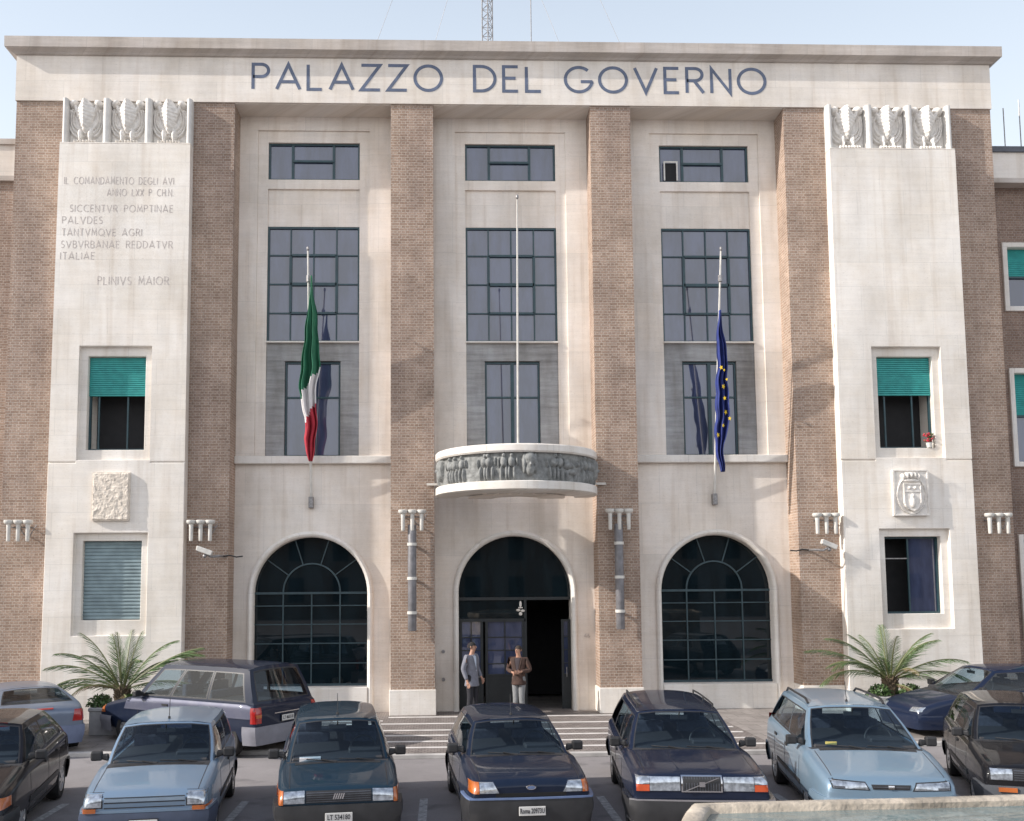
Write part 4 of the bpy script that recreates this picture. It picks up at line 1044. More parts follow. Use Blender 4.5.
    for sy in (-1,1):
        md=wbd+.34; my=bw*wf(md); mz=zbelt(md)
        b=MB(); b.box(X(md)-.05,X(md)+.055,my+.06 ,my+.205,mz+.01,mz+.135); 
        b.add([(X(md)-.04,my-.03,mz+.0),(X(md)+.06,my-.03,mz+.0),(X(md)+.05,my-.02,mz+.10),(X(md)-.03,my-.02,mz+.10),(X(md)-.02,my+.09,mz+.03),(X(md)+.03,my+.09,mz+.03),(X(md)+.03,my+.09,mz+.09),(X(md)-.02,my+.09,mz+.09)],[(0,1,2,3),(4,5,6,7),(0,1,5,4),(1,2,6,5),(2,3,7,6),(3,0,4,7)])
        if sy<0: b.v=[(p[0],-p[1],p[2]) for p in b.v]
        mo=b.build('mirror',pm if c.get('bodymirror') else M['black'],root,bevel=.022,seg=2)
        # door and wing seams
        ax='l' if sy>0 else 'r'
        def vs(d,za,zz,t=.008): patch('door_seam',ax,[(X(d)-t/2,za),(X(d)+t/2,za),(X(d)+t/2,zz),(X(d)-t/2,zz)],.0025,M['black'],o,1,8,.01)
        for d in c['doors']: vs(d,zb+.10,zbelt(d)-.05)
        for d in c['doors'][1:]: patch('door_handle',ax,[(X(d)+.07,zbelt(d)-.16),(X(d)+.23,zbelt(d)-.16),(X(d)+.23,zbelt(d)-.125),(X(d)+.07,zbelt(d)-.125)],.02,M['black'],root,4,2,.03)
        mz_=c.get('mould')
        if mz_: patch('side_moulding',ax,[(X(ra-wr-.06),mz_[0]),(X(fa+wr+.06),mz_[0]),(X(fa+wr+.06),mz_[1]),(X(ra-wr-.06),mz_[1])],.012,M['black'],root,16,2,.02)
        patch('sill',ax,[(X(ra-wr-.07),zb+.03),(X(fa+wr+.07),zb+.03),(X(fa+wr+.07),zb+.11),(X(ra-wr-.07),zb+.11)],.01,M['black'],root,16,2,.02)
        # hood seams
        hy=sy*hw*c.get('hoody',.80); h0=c.get('hood0',.10)
        patch('bonnet_seam','t',[(X(wbd-.06),hy-.004),(X(h0),hy*.97-.004),(X(h0),hy*.97+.004),(X(wbd-.06),hy+.004)],.002,M['black'],o,10,1,.008)
        for d in (fa,ra): wheel(root,X(d),sy*(hw-.115),wr,.19,sy,c.get('hub','disc'))
    patch('cowl_grille','t',[(X(wbd-.0),-hw*.72),(X(wbd-.07),-hw*.72),(X(wbd-.07),hw*.72),(X(wbd-.0),hw*.72)],.004,M['black'],o,3,12,.01)
    if c.get('aerial'): 
        d,y=c['aerial']; b=MB(); b.tube([(X(d),y,rz-.0),(X(d)-.05,y,rz+.28)],.005,5); b.lathe([(.02,0),(.015,.03),(0,.04)],(X(d),y,rz-.005),'z',8); b.build('radio_aerial',M['black'],root)
    # under-bonnet floor and skid: dark chassis so that light does not pass
    # ---------------- bumpers and lights
    ctx=dict(patch=patch,wrap=wrap,X=X,root=root,hw=hw,cast=cast,L=L,front=front,rear=rear,roofP=roofP,side=side,bw=bw,body=o,paint=pm)
    c['detail'](ctx); return root
def plate(ctx,z,txt,front=True,w=.33,h=.11,off=.02,sx=.75,size=.085,lift=0):
    X=ctx['X']; hits=[ctx['cast']('f' if front else 'b',y,zz) for y in (-w/2,0,w/2) for zz in (z-h/2,z+h/2)]
    xs=[p.x for p in hits if p]; s=1 if front else -1
    x=(max(xs) if front else min(xs))+s*(off)
    b=MB(); b.box(x-.006,x+.006,-w/2,w/2,z-h/2,z+h/2); p=b.build('number_plate',M['plate'],ctx['root'],bevel=.004)
    b=MB(); b.box(x-s*.012,x-s*.005,-w/2-.012,w/2+.012,z-h/2-.012,z+h/2+.012); b.build('plate_holder',M['black'],ctx['root'])
    mt=Matrix.Translation((x+s*.0075,0,z))@(Matrix.Rotation(PI/2,4,'Z') if front else Matrix.Rotation(-PI/2,4,'Z'))@Matrix.Rotation(PI/2,4,'X')
    font_mesh('plate_number',txt,size,M['ink'],p,mt,.0015,sx,.0015)
def q4(y0,y1,z0,z1): return [(y0,z0),(y1,z0),(y1,z1),(y0,z1)]
def mirror_patch(ctx,name,quad,off,mat,ax='f',**k):
    for s in (-1,1): ctx['patch'](name,ax,[(s*y,z) for y,z in quad],off,mat,**k)
P_=lambda *a,**k: paint(*a,**k)
# --- light blue supermini
def d_renault(x):
    pt,hw=x['patch'],x['hw']
    x['wrap']('bumper',True,.24,.50,.035,M['bumper_blue'],.5); x['wrap']('bumper',False,.24,.50,.028,M['bumper_blue'],.32)
    x['wrap']('bumper_strip',True,.505,.535,.03,x['paint'],.5,0.)
    mirror_patch(x,'headlight',[(.50,.575),(.76,.575),(.755,.715),(.50,.725)],.012,M['lamp'])
    mirror_patch(x,'headlight_surround',[(.485,.56),(.775,.56),(.77,.73),(.485,.74)],.004,M['black'])
    mirror_patch(x,'indicator',[(.56,.512),(.79,.515),(.79,.562),(.56,.560)],.03,M['amber'])
    for z,h in ((.555,.012),(.615,.010),(.675,.010)): pt('grille_slat','f',q4(-.47,.47,z,z+h),.006,M['black'],nu=14)
    pt('grille_lip','f',q4(-.47,.47,.632,.668),.010,M['chrome_blue'],nu=14)
    pt('air_intake','f',q4(-.5,.5,.27,.36),.075,M['black'],nu=10)
    plate(x,.37,'LT 454133',off=.075)
    mirror_patch(x,'tail_light',[(.58,.60),(.74,.60),(.74,.82),(.58,.82)],.01,M['red'],'b')
M['bumper_blue']=simple('blue_grey_bumper',(.045,.06,.10),.55); M['chrome_blue']=simple('pale_blue_trim',(.25,.32,.40),.35,.2)
# --- dark blue-green hatchback with five slash badge
def d_uno(x):
    pt,hw=x['patch'],x['hw']
    x['wrap']('bumper',True,.22,.54,.05,M['black'],.5,.015); x['wrap']('bumper',False,.24,.52,.028,M['black'],.32)
    pt('grille','f',q4(-.40,.40,.565,.705),.004,M['black'],nu=10)
    for k in range(5): z=.575+.026*k; pt('grille_slat','f',q4(-.39,.39,z,z+.009),.012,M['darkmetal'],nu=10)
    mirror_patch(x,'headlight',[(.415,.565),(.665,.565),(.665,.70),(.415,.71)],.012,M['lamp'])
    mirror_patch(x,'indicator',[(.672,.55),(.775,.555),(.77,.70),(.672,.705)],.012,M['amber'])
    b=MB(); xx=x['cast']('f',0,.64).x+.016
    for k in range(5):
        y=-.055+.0275*k; b.add([(xx,y-.008-.012,.605),(xx,y+.008-.012,.605),(xx,y+.008+.012,.675),(xx,y-.008+.012,.675),(xx-.01,y-.008-.012,.605),(xx-.01,y+.008-.012,.605),(xx-.01,y+.008+.012,.675),(xx-.01,y-.008+.012,.675)],[(0,1,2,3),(0,1,5,4),(1,2,6,5),(2,3,7,6),(3,0,4,7)])
    b.build('badge',M['chrome'],x['root'])
    pt('air_intake','f',q4(-.45,.45,.24,.30),.06,WELL,nu=8); plate(x,.40,'LT 534180',off=.075)
    mirror_patch(x,'tail_light',[(.55,.65),(.72,.65),(.71,.9),(.55,.9)],.01,M['red'],'b')
    b=MB(); p=x['front'](-.55,.06); b.box(p[0]-.14,p[0]-.03,p[1]-.14,p[1]+.14,p[2]-.01,p[2]+.035); b.build('papers',M['wcloth'],x['root'])
# --- navy hatchback with oval badge
def d_fiesta(x):
    pt,hw=x['patch'],x['hw']
    x['wrap']('bumper',True,.20,.58,.04,M['black'],.5,.02); x['wrap']('bumper',False,.22,.55,.028,M['black'],.32)
    x['wrap']('bumper_strip',True,.575,.595,.052,M['strip_blue'],.5,0.)
    pt('grille','f',q4(-.44,.44,.60,.645),.006,WELL,nu=12)
    mirror_patch(x,'headlight',[(.40,.65),(.64,.65),(.64,.775),(.47,.775)],.012,M['lamp'])
    mirror_patch(x,'indicator',[(.645,.645),(.765,.65),(.755,.775),(.645,.775)],.012,M['amber'])
    b=MB(); c_=x['cast']('f',0,.71); b.lathe([(0,.014),(.060,.012),(.066,0)],(c_.x,0,.71),'x',24); b.v=[(p[0],p[1],.71+(p[2]-.71)*.46) for p in b.v]; bd=b.build('badge',M['chrome'],x['root'],smooth=40)
    b=MB(); b.lathe([(0,.0165),(.050,.0155)],(c_.x,0,.71),'x',24); b.v=[(p[0],p[1],.71+(p[2]-.71)*.40) for p in b.v]; b.build('badge_field',M['strip_blue'],bd)
    plate(x,.44,'Roma 20973U',off=.07,sx=.62)
    mirror_patch(x,'tail_light',[(.58,.62),(.74,.62),(.74,.86),(.58,.86)],.01,M['red'],'b')
M['strip_blue']=simple('blue_grey_strip',(.12,.17,.30),.4)
# --- dark navy estate with framed grille and diagonal bar
def d_volvo(x):
    pt,hw=x['patch'],x['hw']
    x['wrap']('bumper',True,.28,.56,.07,M['black'],.6,.02); x['wrap']('bumper',False,.28,.56,.028,M['black'],.32)
    x['wrap']('bumper_strip',True,.545,.565,.078,M['chrome'],.6,0.); x['wrap']('front_spoiler',True,.20,.275,.03,M['chrome_dull'],.6,0.)
    pt('grille_frame','f',q4(-.25,.25,.645,.845),.014,M['chrome'],nu=6,nv=3); pt('grille','f',q4(-.232,.232,.66,.828),.018,M['black'],nu=6,nv=3)
    for k in range(14): y=-.225+.033*k; pt('grille_bar','f',q4(y,y+.009,.662,.826),.022,M['darkmetal'],nu=1,nv=2)
    xx=x['cast']('f',0,.72).x+.04
    b=MB(); b.add([(xx,-.215,.665),(xx,-.185,.665),(xx,.215,.825),(xx,.185,.825),(xx-.012,-.215,.665),(xx-.012,-.185,.665),(xx-.012,.215,.825),(xx-.012,.185,.825)],[(0,1,2,3),(0,1,5,4),(1,2,6,5),(2,3,7,6),(3,0,4,7)]); b.box(xx-.01,xx+.006,-.035,.035,.715,.775); b.build('badge',M['chrome'],x['root'])
    mirror_patch(x,'headlight',[(.265,.66),(.635,.66),(.635,.825),(.265,.825)],.012,M['lamp'])
    for a,z0,z1,m in ((.64,.655,.735,'red_amber'),(.64,.74,.825,'lamp')): mirror_patch(x,'corner_light',[(a,z0),(.80,z0),(.80,z1),(a,z1)],.012,M[m])
    pt('bonnet_crease','t',[(x['X'](1.15),-.30),(x['X'](.06),-.26),(x['X'](.06),-.245),(x['X'](1.15),-.28)],.006,x['paint'],nu=8,nv=1); pt('bonnet_crease','t',[(x['X'](1.15),.28),(x['X'](.06),.245),(x['X'](.06),.26),(x['X'](1.15),.30)],.006,x['paint'],nu=8,nv=1)
    plate(x,.42,'LT 407216',off=.09) if False else None
    for s in (-1,1):
        b=MB(); b.tube([tuple(Vector(x['roofP'](s*.93,v))+Vector((0,0,.05))) for v in (.12,.3,.5,.7,.9)],.014,6)
        for v in (.12,.5,.9): q=Vector(x['roofP'](s*.93,v)); b.tube([tuple(q),tuple(q+Vector((0,0,.05)))],.014,6)
        b.build('roof_rail',M['black'],x['root'])
M['chrome_dull']=simple('scuffed_lower_trim',(.38,.36,.34),.4,.5,var=.3); M['red_amber']=simple('orange_red_lens',(.50,.075,.02),.25,coat=1.)
# --- pale blue estate with slim lights
def d_marea(x):
    pt,hw=x['patch'],x['hw']
    x['wrap']('bumper',True,.22,.53,.03,x['paint'],.55,.03,nz=8); x['wrap']('bumper',False,.24,.53,.025,x['paint'],.32,.02)
    mirror_patch(x,'headlight_surround',[(.25,.625),(.70,.64),(.72,.745),(.30,.725)],.004,M['black'],nu=10)
    mirror_patch(x,'headlight',[(.27,.637),(.685,.652),(.70,.733),(.31,.715)],.012,M['lamp'],nu=10)
    mirror_patch(x,'headlight_mask',[(.55,.65),(.68,.655),(.69,.675),(.55,.672)],.016,M['darkmetal'])
    pt('grille','f',[(-.215,.64),(.215,.64),(.235,.697),(-.235,.697)],.008,M['black'],nu=10); pt('grille_slat','f',q4(-.21,.21,.664,.672),.016,M['darkmetal'],nu=8)
    pt('badge','f',q4(-.035,.035,.647,.69),.02,M['chrome'],nu=2,nv=2)
    x['wrap']('bumper_insert',True,.40,.43,.063,M['black'],.55,0.)
    pt('air_intake','f',q4(-.5,.5,.26,.35),.06,M['black'],nu=10)
    for s in (-1,1):
        b=MB(); vs=[.10,.18,.35,.55,.75,.88,.95]; b.tube([tuple(Vector(x['roofP'](s*.93,v))+Vector((0,0,(.0 if v in (.10,.95) else .055)))) for v in vs],.018,8); b.build('roof_rail',M['black'],x['root'],smooth=50)
    b=MB(); p=x['front'](-.62,.12); b.box(p[0]-.03,p[0]-.02,p[1]-.06,p[1]+.09,p[2]-.01,p[2]+.03); b.build('window_sticker',M['amber_pale'],x['root'])
    mirror_patch(x,'tail_light',[(.6,.62),(.78,.62),(.78,1.0),(.66,1.0)],.01,M['red'],'b')
M['amber_pale']=simple('yellow_sticker',(.6,.5,.15),.6)
# --- black boxy hatchback at the right edge
def d_golf(x):
    pt,hw=x['patch'],x['hw']
    x['wrap']('bumper',True,.26,.50,.045,M['darkgrey_bumper'],.5,.015); x['wrap']('bumper',False,.26,.5,.028,M['darkgrey_bumper'],.32)
    pt('grille','f',q4(-.72,.72,.565,.725),.004,M['black'],nu=12)
    for k in range(5): z=.575+.03*k; pt('grille_slat','f',q4(-.42,.42,z,z+.010),.012,M['darkmetal'],nu=10)
    mirror_patch(x,'headlight',[(.44,.575),(.70,.575),(.70,.715),(.44,.715)],.012,M['lamp'])
    mirror_patch(x,'indicator',[(.40,.43),(.62,.43),(.62,.485),(.40,.485)],.07,M['amber'])
    plate(x,.37,'LT 461082',off=.07) if False else None
M['darkgrey_bumper']=simple('charcoal_bumper',(.075,.08,.09),.6)
def d_left(x):
    x['wrap']('bumper',True,.24,.52,.04,M['black'],.5); x['wrap']('bumper',False,.24,.52,.028,M['black'],.32)
    mirror_patch(x,'headlight',[(.45,.58),(.70,.58),(.70,.70),(.45,.70)],.012,M['lamp'])
    mirror_patch(x,'indicator',[(.705,.57),(.80,.58),(.79,.69),(.705,.70)],.012,M['amber'])
    x['patch']('grille','f',q4(-.40,.40,.58,.68),.006,M['black'],nu=10)
def d_van(x):
    pt=x['patch']
    x['wrap']('bumper',True,.26,.56,.04,M['grey_bumper'],.5); x['wrap']('bumper',False,.26,.60,.028,M['grey_bumper'],.32)
    for ax in ('l','r'):
        pt('side_cladding',ax,[(x['X'](3.28),.24),(x['X'](1.3),.24),(x['X'](1.3),.42),(x['X'](3.28),.42)],.018,M['grey_bumper'],nu=14)
        pt('silver_side_panel',ax,[(x['X'](4.30),.76),(x['X'](.85),.76),(x['X'](.95),.99),(x['X'](4.30),1.0)],.004,M['silver_lilac'],nu=24,nv=6)
        pt('side_moulding',ax,[(x['X'](4.30),.74),(x['X'](.85),.74),(x['X'](.85),.762),(x['X'](4.30),.762)],.012,M['silver_lilac'],nu=24)
    mirror_patch(x,'tail_light',[(.70,.66),(.85,.66),(.83,.95),(.70,.95)],.014,M['red'],'b'); mirror_patch(x,'reversing_light',[(.70,.76),(.85,.76),(.85,.82),(.70,.82)],.018,M['amber'],'b')
    for s in (-1,1):
        pt('tail_light','l' if s>0 else 'r',[(x['X'](4.415),.66),(x['X'](4.31),.66),(x['X'](4.31),.95),(x['X'](4.405),.95)],.014,M['red'],nu=3)
        pt('front_light','l' if s>0 else 'r',[(x['X'](.20),.62),(x['X'](.07),.62),(x['X'](.09),.76),(x['X'](.20),.78)],.014,M['amber'],nu=3)
    mirror_patch(x,'headlight',[(.4,.62),(.75,.62),(.75,.76),(.4,.76)],.012,M['lamp'])
    plate(x,.70,'LT 465518',front=False,off=.03)
    pt('tailgate_trim','b',q4(-.35,.35,.80,.815),.014,M['chrome'],nu=6,nv=1)
M['grey_bumper']=simple('grey_bumper',(.20,.20,.23),.5); M['silver_lilac']=paint('silver_lilac_paint',(.10,.105,.15),.2,.5)
def d_back(x):
    x['wrap']('bumper',True,.22,.52,.03,x['paint'],.5); x['wrap']('bumper',False,.22,.56,.028,M['back_bumper'],.32,.02)
    mirror_patch(x,'tail_light',[(.56,.64),(.80,.64),(.78,.86),(.60,.86)],.012,M['red'],'b')
    for s in (-1,1): x['patch']('tail_light','l' if s>0 else 'r',[(x['X'](x['L']-.04),.66),(x['X'](x['L']-.2),.66),(x['X'](x['L']-.2),.84),(x['X'](x['L']-.06),.84)],.012,M['red'],nu=3)
    x['patch']('brake_light','b',q4(-.22,.22,.885,.91),.02,M['red'],nu=6,nv=1)
    plate(x,.47,'LT 602',front=False,off=.06) if False else None
    x['patch']('plate_recess','b',q4(-.3,.3,.56,.62),.006,M['black'],nu=6,nv=1)
M['back_bumper']=simple('blue_grey_rear_bumper',(.14,.17,.26),.5)
def d_navy(x):
    x['wrap']('bumper',True,.22,.50,.03,x['paint'],.5,.02); x['wrap']('bumper',False,.22,.50,.028,x['paint'],.32,.02)
    mirror_patch(x,'headlight',[(.45,.56),(.74,.57),(.73,.66),(.47,.65)],.012,M['lamp'])
    for ax in ('l','r'): x['patch']('sill_trim',ax,[(x['X'](2.95),.30),(x['X'](1.2),.30),(x['X'](1.2),.34),(x['X'](2.95),.34)],.016,M['silver_lilac'],nu=12)
D=lambda d:[tuple(q) for q in d]
RAD=math.radians
def head(a): return -PI/2+RAD(a)   # cars facing the viewer; a turns the tail
cars=[
 dict(name='parked_car',x=-3.62,fy=-11.3,a=7,L=3.60,W=1.59,label='light blue hatchback with square headlights and a pale slatted nose',paint=P_('light_blue_paint',(.19,.27,.37),.35),
  deck=D([(0,.66,.90),(.06,.735,.93),(.35,.79,.975),(.95,.885,1),(1.6,.90,1),(2.6,.91,1),(3.35,.92,.98),(3.54,.88,.94),(3.6,.80,.90)]),wb=.98,wt=1.62,rt=3.20,rb=3.50,rz=1.38,rw=.60,side=[(.05,.47),(.52,.86)],axles=(.68,3.05),wr=.275,doors=[1.05,2.2],mould=(.44,.50),aerial=(1.75,0),detail=d_renault),
 dict(name='parked_car',x=-1.29,fy=-11.2,a=7,L=3.64,W=1.55,label='dark teal hatchback with a five slash badge, amber corner lamps and plate LT 534180',paint=P_('dark_teal_paint',(.008,.024,.042),0.,.5,dirt=.01),
  deck=D([(0,.64,.93),(.05,.72,.95),(.35,.785,.98),(.95,.87,1),(1.6,.90,1),(2.6,.92,1),(3.35,.93,.98),(3.58,.90,.95),(3.64,.80,.92)]),wb=.92,wt=1.50,rt=3.30,rb=3.56,rz=1.41,rw=.555,side=[(.05,.46),(.51,.86)],axles=(.70,3.05),wr=.275,doors=[1.0,2.15],mould=(.44,.50),aerial=(1.65,0),detail=d_uno,crease=.7,tumble=.95),
 dict(name='parked_car',x=1.08,fy=-11.2,a=4,L=3.74,W=1.61,label='navy hatchback with an oval badge and a Roma plate, before the entrance',paint=P_('navy_paint',(.006,.012,.029),0.,.5,dirt=.01),
  deck=D([(0,.70,.90),(.06,.785,.94),(.35,.84,.98),(1.0,.915,1),(1.6,.91,1),(2.6,.92,1),(3.4,.93,.98),(3.68,.88,.94),(3.74,.78,.90)]),wb=1.0,wt=1.62,rt=3.25,rb=3.60,rz=1.36,rw=.56,side=[(.05,.48),(.53,.86)],axles=(.75,3.2),wr=.28,doors=[1.1,2.3],mould=(.44,.50),aerial=(1.75,.0),detail=d_fiesta),
 dict(name='parked_car',x=3.18,fy=-11.3,a=-6,L=4.80,W=1.75,label='dark navy estate car with a chrome framed grille crossed by a diagonal bar',paint=P_('dark_navy_paint',(.007,.012,.030),0.,.5,dirt=.012),
  deck=D([(0,.76,.93),(.05,.85,.95),(.4,.88,.98),(1.2,.93,1),(2.0,.91,1),(3.4,.92,1),(4.4,.93,.98),(4.74,.90,.95),(4.8,.80,.92)]),wb=1.28,wt=2.0,rt=4.35,rb=4.68,rz=1.42,rw=.60,side=[(.04,.33),(.36,.62),(.65,.93)],axles=(.88,3.65),wr=.31,doors=[1.4,2.5,3.45],mould=(.42,.49),detail=d_volvo,crease=.7,tumble=.94,seats=2.9),
 dict(name='parked_car',x=5.55,fy=-11.3,a=-10,L=4.45,W=1.74,label='pale blue estate car with black roof rails, slim headlights and a narrow grille',paint=P_('pale_blue_paint',(.18,.265,.35),.3),
  deck=D([(0,.65,.86),(.06,.75,.92),(.4,.82,.98),(1.1,.93,1),(1.8,.95,1),(3.2,.97,1),(4.1,.98,.98),(4.39,.92,.93),(4.45,.80,.90)]),wb=1.10,wt=1.98,rt=4.05,rb=4.36,rz=1.46,rw=.585,side=[(.06,.36),(.39,.64),(.67,.92)],axles=(.88,3.42),wr=.305,doors=[1.3,2.4,3.3],mould=(.44,.50),aerial=(2.15,.0),detail=d_marea,crease=.35,bodymirror=False,hub='alloy',seats=2.75),
 dict(name='parked_car',x=7.95,fy=-10.7,a=-21,L=3.99,W=1.66,label='black boxy hatchback with a slatted grille, cut off by the right edge',paint=P_('black_paint',(.007,.007,.009),0.,.5,dirt=.015),
  deck=D([(0,.66,.92),(.05,.745,.94),(.4,.81,.98),(1.1,.90,1),(1.7,.91,1),(2.8,.92,1),(3.7,.93,.98),(3.93,.90,.95),(3.99,.80,.92)]),wb=1.12,wt=1.75,rt=3.5,rb=3.88,rz=1.41,rw=.57,side=[(.05,.44),(.49,.80)],axles=(.80,3.27),wr=.29,doors=[1.2,2.25,3.1],mould=(.42,.49),detail=d_golf,crease=.6),
 dict(name='parked_car',x=-6.0,fy=-11.6,a=11,L=4.05,W=1.67,label='glossy black hatchback cut off by the left edge',paint=P_('gloss_black_paint',(.006,.005,.007),0.,.5,dirt=.012),
  deck=D([(0,.62,.90),(.06,.72,.94),(.4,.80,.98),(1.05,.90,1),(1.7,.92,1),(2.8,.94,1),(3.7,.96,.98),(3.99,.92,.95),(4.05,.80,.92)]),wb=1.10,wt=1.85,rt=3.35,rb=3.93,rz=1.40,rw=.56,side=[(.05,.42),(.47,.80)],axles=(.80,3.35),wr=.30,doors=[1.2,2.3,3.1],mould=(.42,.50),detail=d_left,hub='alloy'),
]
for c in cars:
    r=head(c['a']); c['rot']=r; L=c['L']
    # front centre at (x, fy): centre lies half a length behind it
    c['y']=c['fy']-math.sin(r)*L/2; c['x']=c['x']-math.cos(r)*L/2
    make_car(c)
bg=[
 dict(name='minivan',cat='minivan',x=-4.85,y=-3.40,rot=PI-RAD(33),L=4.42,W=1.78,label='blue and silver minivan parked at an angle beside the left planter',paint=P_('blue_van_paint',(.008,.014,.034),0.,.5,dirt=.02),zb=.26,
  deck=D([(0,.66,.88),(.08,.78,.93),(.5,.88,.98),(1.0,.98,1),(1.7,1.02,1),(3.2,1.03,1),(4.1,1.03,.99),(4.37,1.0,.96),(4.42,.9,.94)]),wb=.98,wt=1.75,rt=4.10,rb=4.34,rz=1.70,rw=.68,side=[(.06,.30),(.33,.62),(.65,.93)],axles=(.90,3.70),wr=.32,doors=[1.25,2.2,3.3],detail=d_van,crease=.5,seats=2.2,tumble=.96),
 dict(name='parked_car',x=-8.75,y=-3.0,rot=PI-RAD(56),L=4.15,W=1.68,label='silver blue rounded hatchback seen from behind at the far left',paint=P_('silver_blue_paint',(.17,.205,.27),.3,dirt=.08),
  deck=D([(0,.60,.86),(.06,.70,.92),(.4,.78,.98),(1.1,.90,1),(1.8,.94,1),(3.0,.97,1),(3.8,.985,.97),(4.09,.90,.93),(4.15,.80,.90)]),wb=1.05,wt=1.85,rt=3.1,rb=3.82,rz=1.26,rw=.56,side=[(.06,.42),(.47,.82)],axles=(.85,3.4),wr=.30,doors=[1.2,2.3],detail=d_back,crease=.35,rbulge=.12),
 dict(name='parked_car',x=11.45,y=-3.2,rot=PI+RAD(4),L=3.98,W=1.70,label='navy rounded two door hatchback facing left behind the pale blue estate',paint=P_('navy_hatch_paint',(.009,.016,.040),0.,.5,dirt=.01),
  deck=D([(0,.56,.84),(.08,.66,.91),(.5,.78,.98),(1.15,.91,1),(1.9,.95,1),(3.0,.99,1),(3.7,1.02,.97),(3.93,.92,.93),(3.98,.80,.90)]),wb=.98,wt=1.80,rt=3.1,rb=3.80,rz=1.42,rw=.57,side=[(.07,.50),(.54,.84)],axles=(.78,3.2),wr=.30,doors=[1.2,2.45],detail=d_navy,crease=.3),
]
for c in bg: make_car(c)
# ============================================================ PEOPLE
def skin_obj(name,J,Ed,mat,parent,rootj,lev=2):
    names=list(J); me=bpy.data.meshes.new(name); me.from_pydata([J[n][0] for n in names],[(names.index(a),names.index(b_)) for a,b_ in Ed],[])
    o=bpy.data.objects.new(name,me); COL.objects.link(o)
    m=o.modifiers.new('k','SKIN'); m.use_smooth_shade=True
    sv=me.skin_vertices[0].data
    for i,n in enumerate(names):
        r=J[n][1]; sv[i].radius=(r if hasattr(r,'__len__') else (r,r)); sv[i].use_root=(n==rootj); sv[i].use_loose=False
    s=o.modifiers.new('s','SUBSURF'); s.levels=lev; s.render_levels=lev
    bake(o); o.data.materials.clear(); o.data.materials.append(mat)
    for p in o.data.polygons: p.use_smooth=True
    o.parent=parent; return o
M['skin']=simple('skin',(.42,.235,.165),.55,var=.08); M['eye']=simple('eye_dark',(.03,.02,.02),.3)
def person(x,y,z,h,face,label,arms,jm,tm,hair,shirt,stance=.07,jlen=.46,headturn=0.,shoe=None,open_=.0):
    r=empty('person',(x,y,z),face,label,'person'); S=h
    def V(a,b_,c): return (a*S,b_*S,c*S)
    A={}
    for sd,(el,wr) in (('L',arms[0]),('R',arms[1])):
        A[sd]=(el,wr)
    sg={'L':1,'R':-1}
    J={'pel':(V(0,0,.53),.048*S),'sp':(V(.0,0,.62),.045*S),'ch':(V(.0,0,.735),(.050*S,.055*S)),'nb':(V(-.005,0,.812),.034*S),'nk':(V(.008,0,.855),.032*S)}
    ct,st=math.cos(headturn),math.sin(headturn)
    def HV(a,b_,c): return V(.012+a*ct-b_*st,a*st+b_*ct,c)
    J['h1']=(HV(.012,0,.888),(.034*S,.036*S)); J['h2']=(HV(.004,0,.925),(.047*S,.050*S)); J['h3']=(HV(-.004,0,.960),(.040*S,.044*S))
    E_=[('pel','sp'),('sp','ch'),('ch','nb'),('nb','nk'),('nk','h1'),('h1','h2'),('h2','h3')]
    for s in 'LR':
        g=sg[s]; el,wr=A[s]
        J['sh'+s]=(V(-.005,g*.106,.785),.017*S); J['el'+s]=(V(*el),.017*S); J['wr'+s]=(V(*wr),.0155*S)
        d=(Vector(wr)-Vector(el)).normalized(); side_=d.cross(Vector((0,g,0)));
        if side_.length<.2: side_=Vector((0,0,1))
        side_.normalize(); pd=side_.cross(d)
        p=Vector(wr)+d*.035; J['pm'+s]=(V(*p),(.018*S,.014*S))
        E_+=[('ch','sh'+s),('sh'+s,'el'+s),('el'+s,'wr'+s),('wr'+s,'pm'+s)]
        for k in range(4):
            o_=side_*(.0135*(k-1.5)); ln=(.046,.052,.048,.038)[k]; curl=pd*(-g*.018)
            a=p+d*.016+o_; b2=a+d*ln*.5+curl*.3; c2=b2+d*ln*.45+curl
            J['f%d%s'%(k,s)]=(V(*a),.0058*S); J['g%d%s'%(k,s)]=(V(*b2),.0052*S); J['i%d%s'%(k,s)]=(V(*c2),.0043*S)
            E_+=[('pm'+s,'f%d%s'%(k,s)),('f%d%s'%(k,s),'g%d%s'%(k,s)),('g%d%s'%(k,s),'i%d%s'%(k,s))]
        t0=p-d*.008+side_*.024; t1=t0+d*.022+side_*.010; J['t0'+s]=(V(*t0),.0068*S); J['t1'+s]=(V(*t1),.0052*S); E_+=[('pm'+s,'t0'+s),('t0'+s,'t1'+s)]
        J['hp'+s]=(V(0,g*.050,.49),.038*S); J['kn'+s]=(V(.012,g*stance*.78,.275),.028*S); J['an'+s]=(V(0,g*stance,.045),.022*S); J['to'+s]=(V(.085,g*(stance+.015),.018),.020*S)
        E_+=[('pel','hp'+s),('hp'+s,'kn'+s),('kn'+s,'an'+s),('an'+s,'to'+s)]
    body=skin_obj('body',J,E_,M['skin'],r,'pel')
    # face: nose, ears, eyes, mouth shaped on the head
    b=MB(); n0=HV(.052,0,.918); b.ell(n0,(.012*S,.008*S,.016*S),8)
    for g in (-1,1): b.ell(HV(-.004,g*.050,.922),(.010*S,.006*S,.017*S),8)
    b.build('face_feature',M['skin'],body,smooth=80)
    b=MB()
    for g in (-1,1): b.ell(HV(.046,g*.018,.932),(.005*S,.008*S,.004*S),8)
    b.build('eye',M['eye'],body,smooth=80)
    b=MB(); b.ell(HV(.045,0,.892),(.006*S,.015*S,.003*S),8); b.build('mouth',simple('lips',(.30,.10,.09),.5),body,smooth=80)
    b=MB(); rows=[]
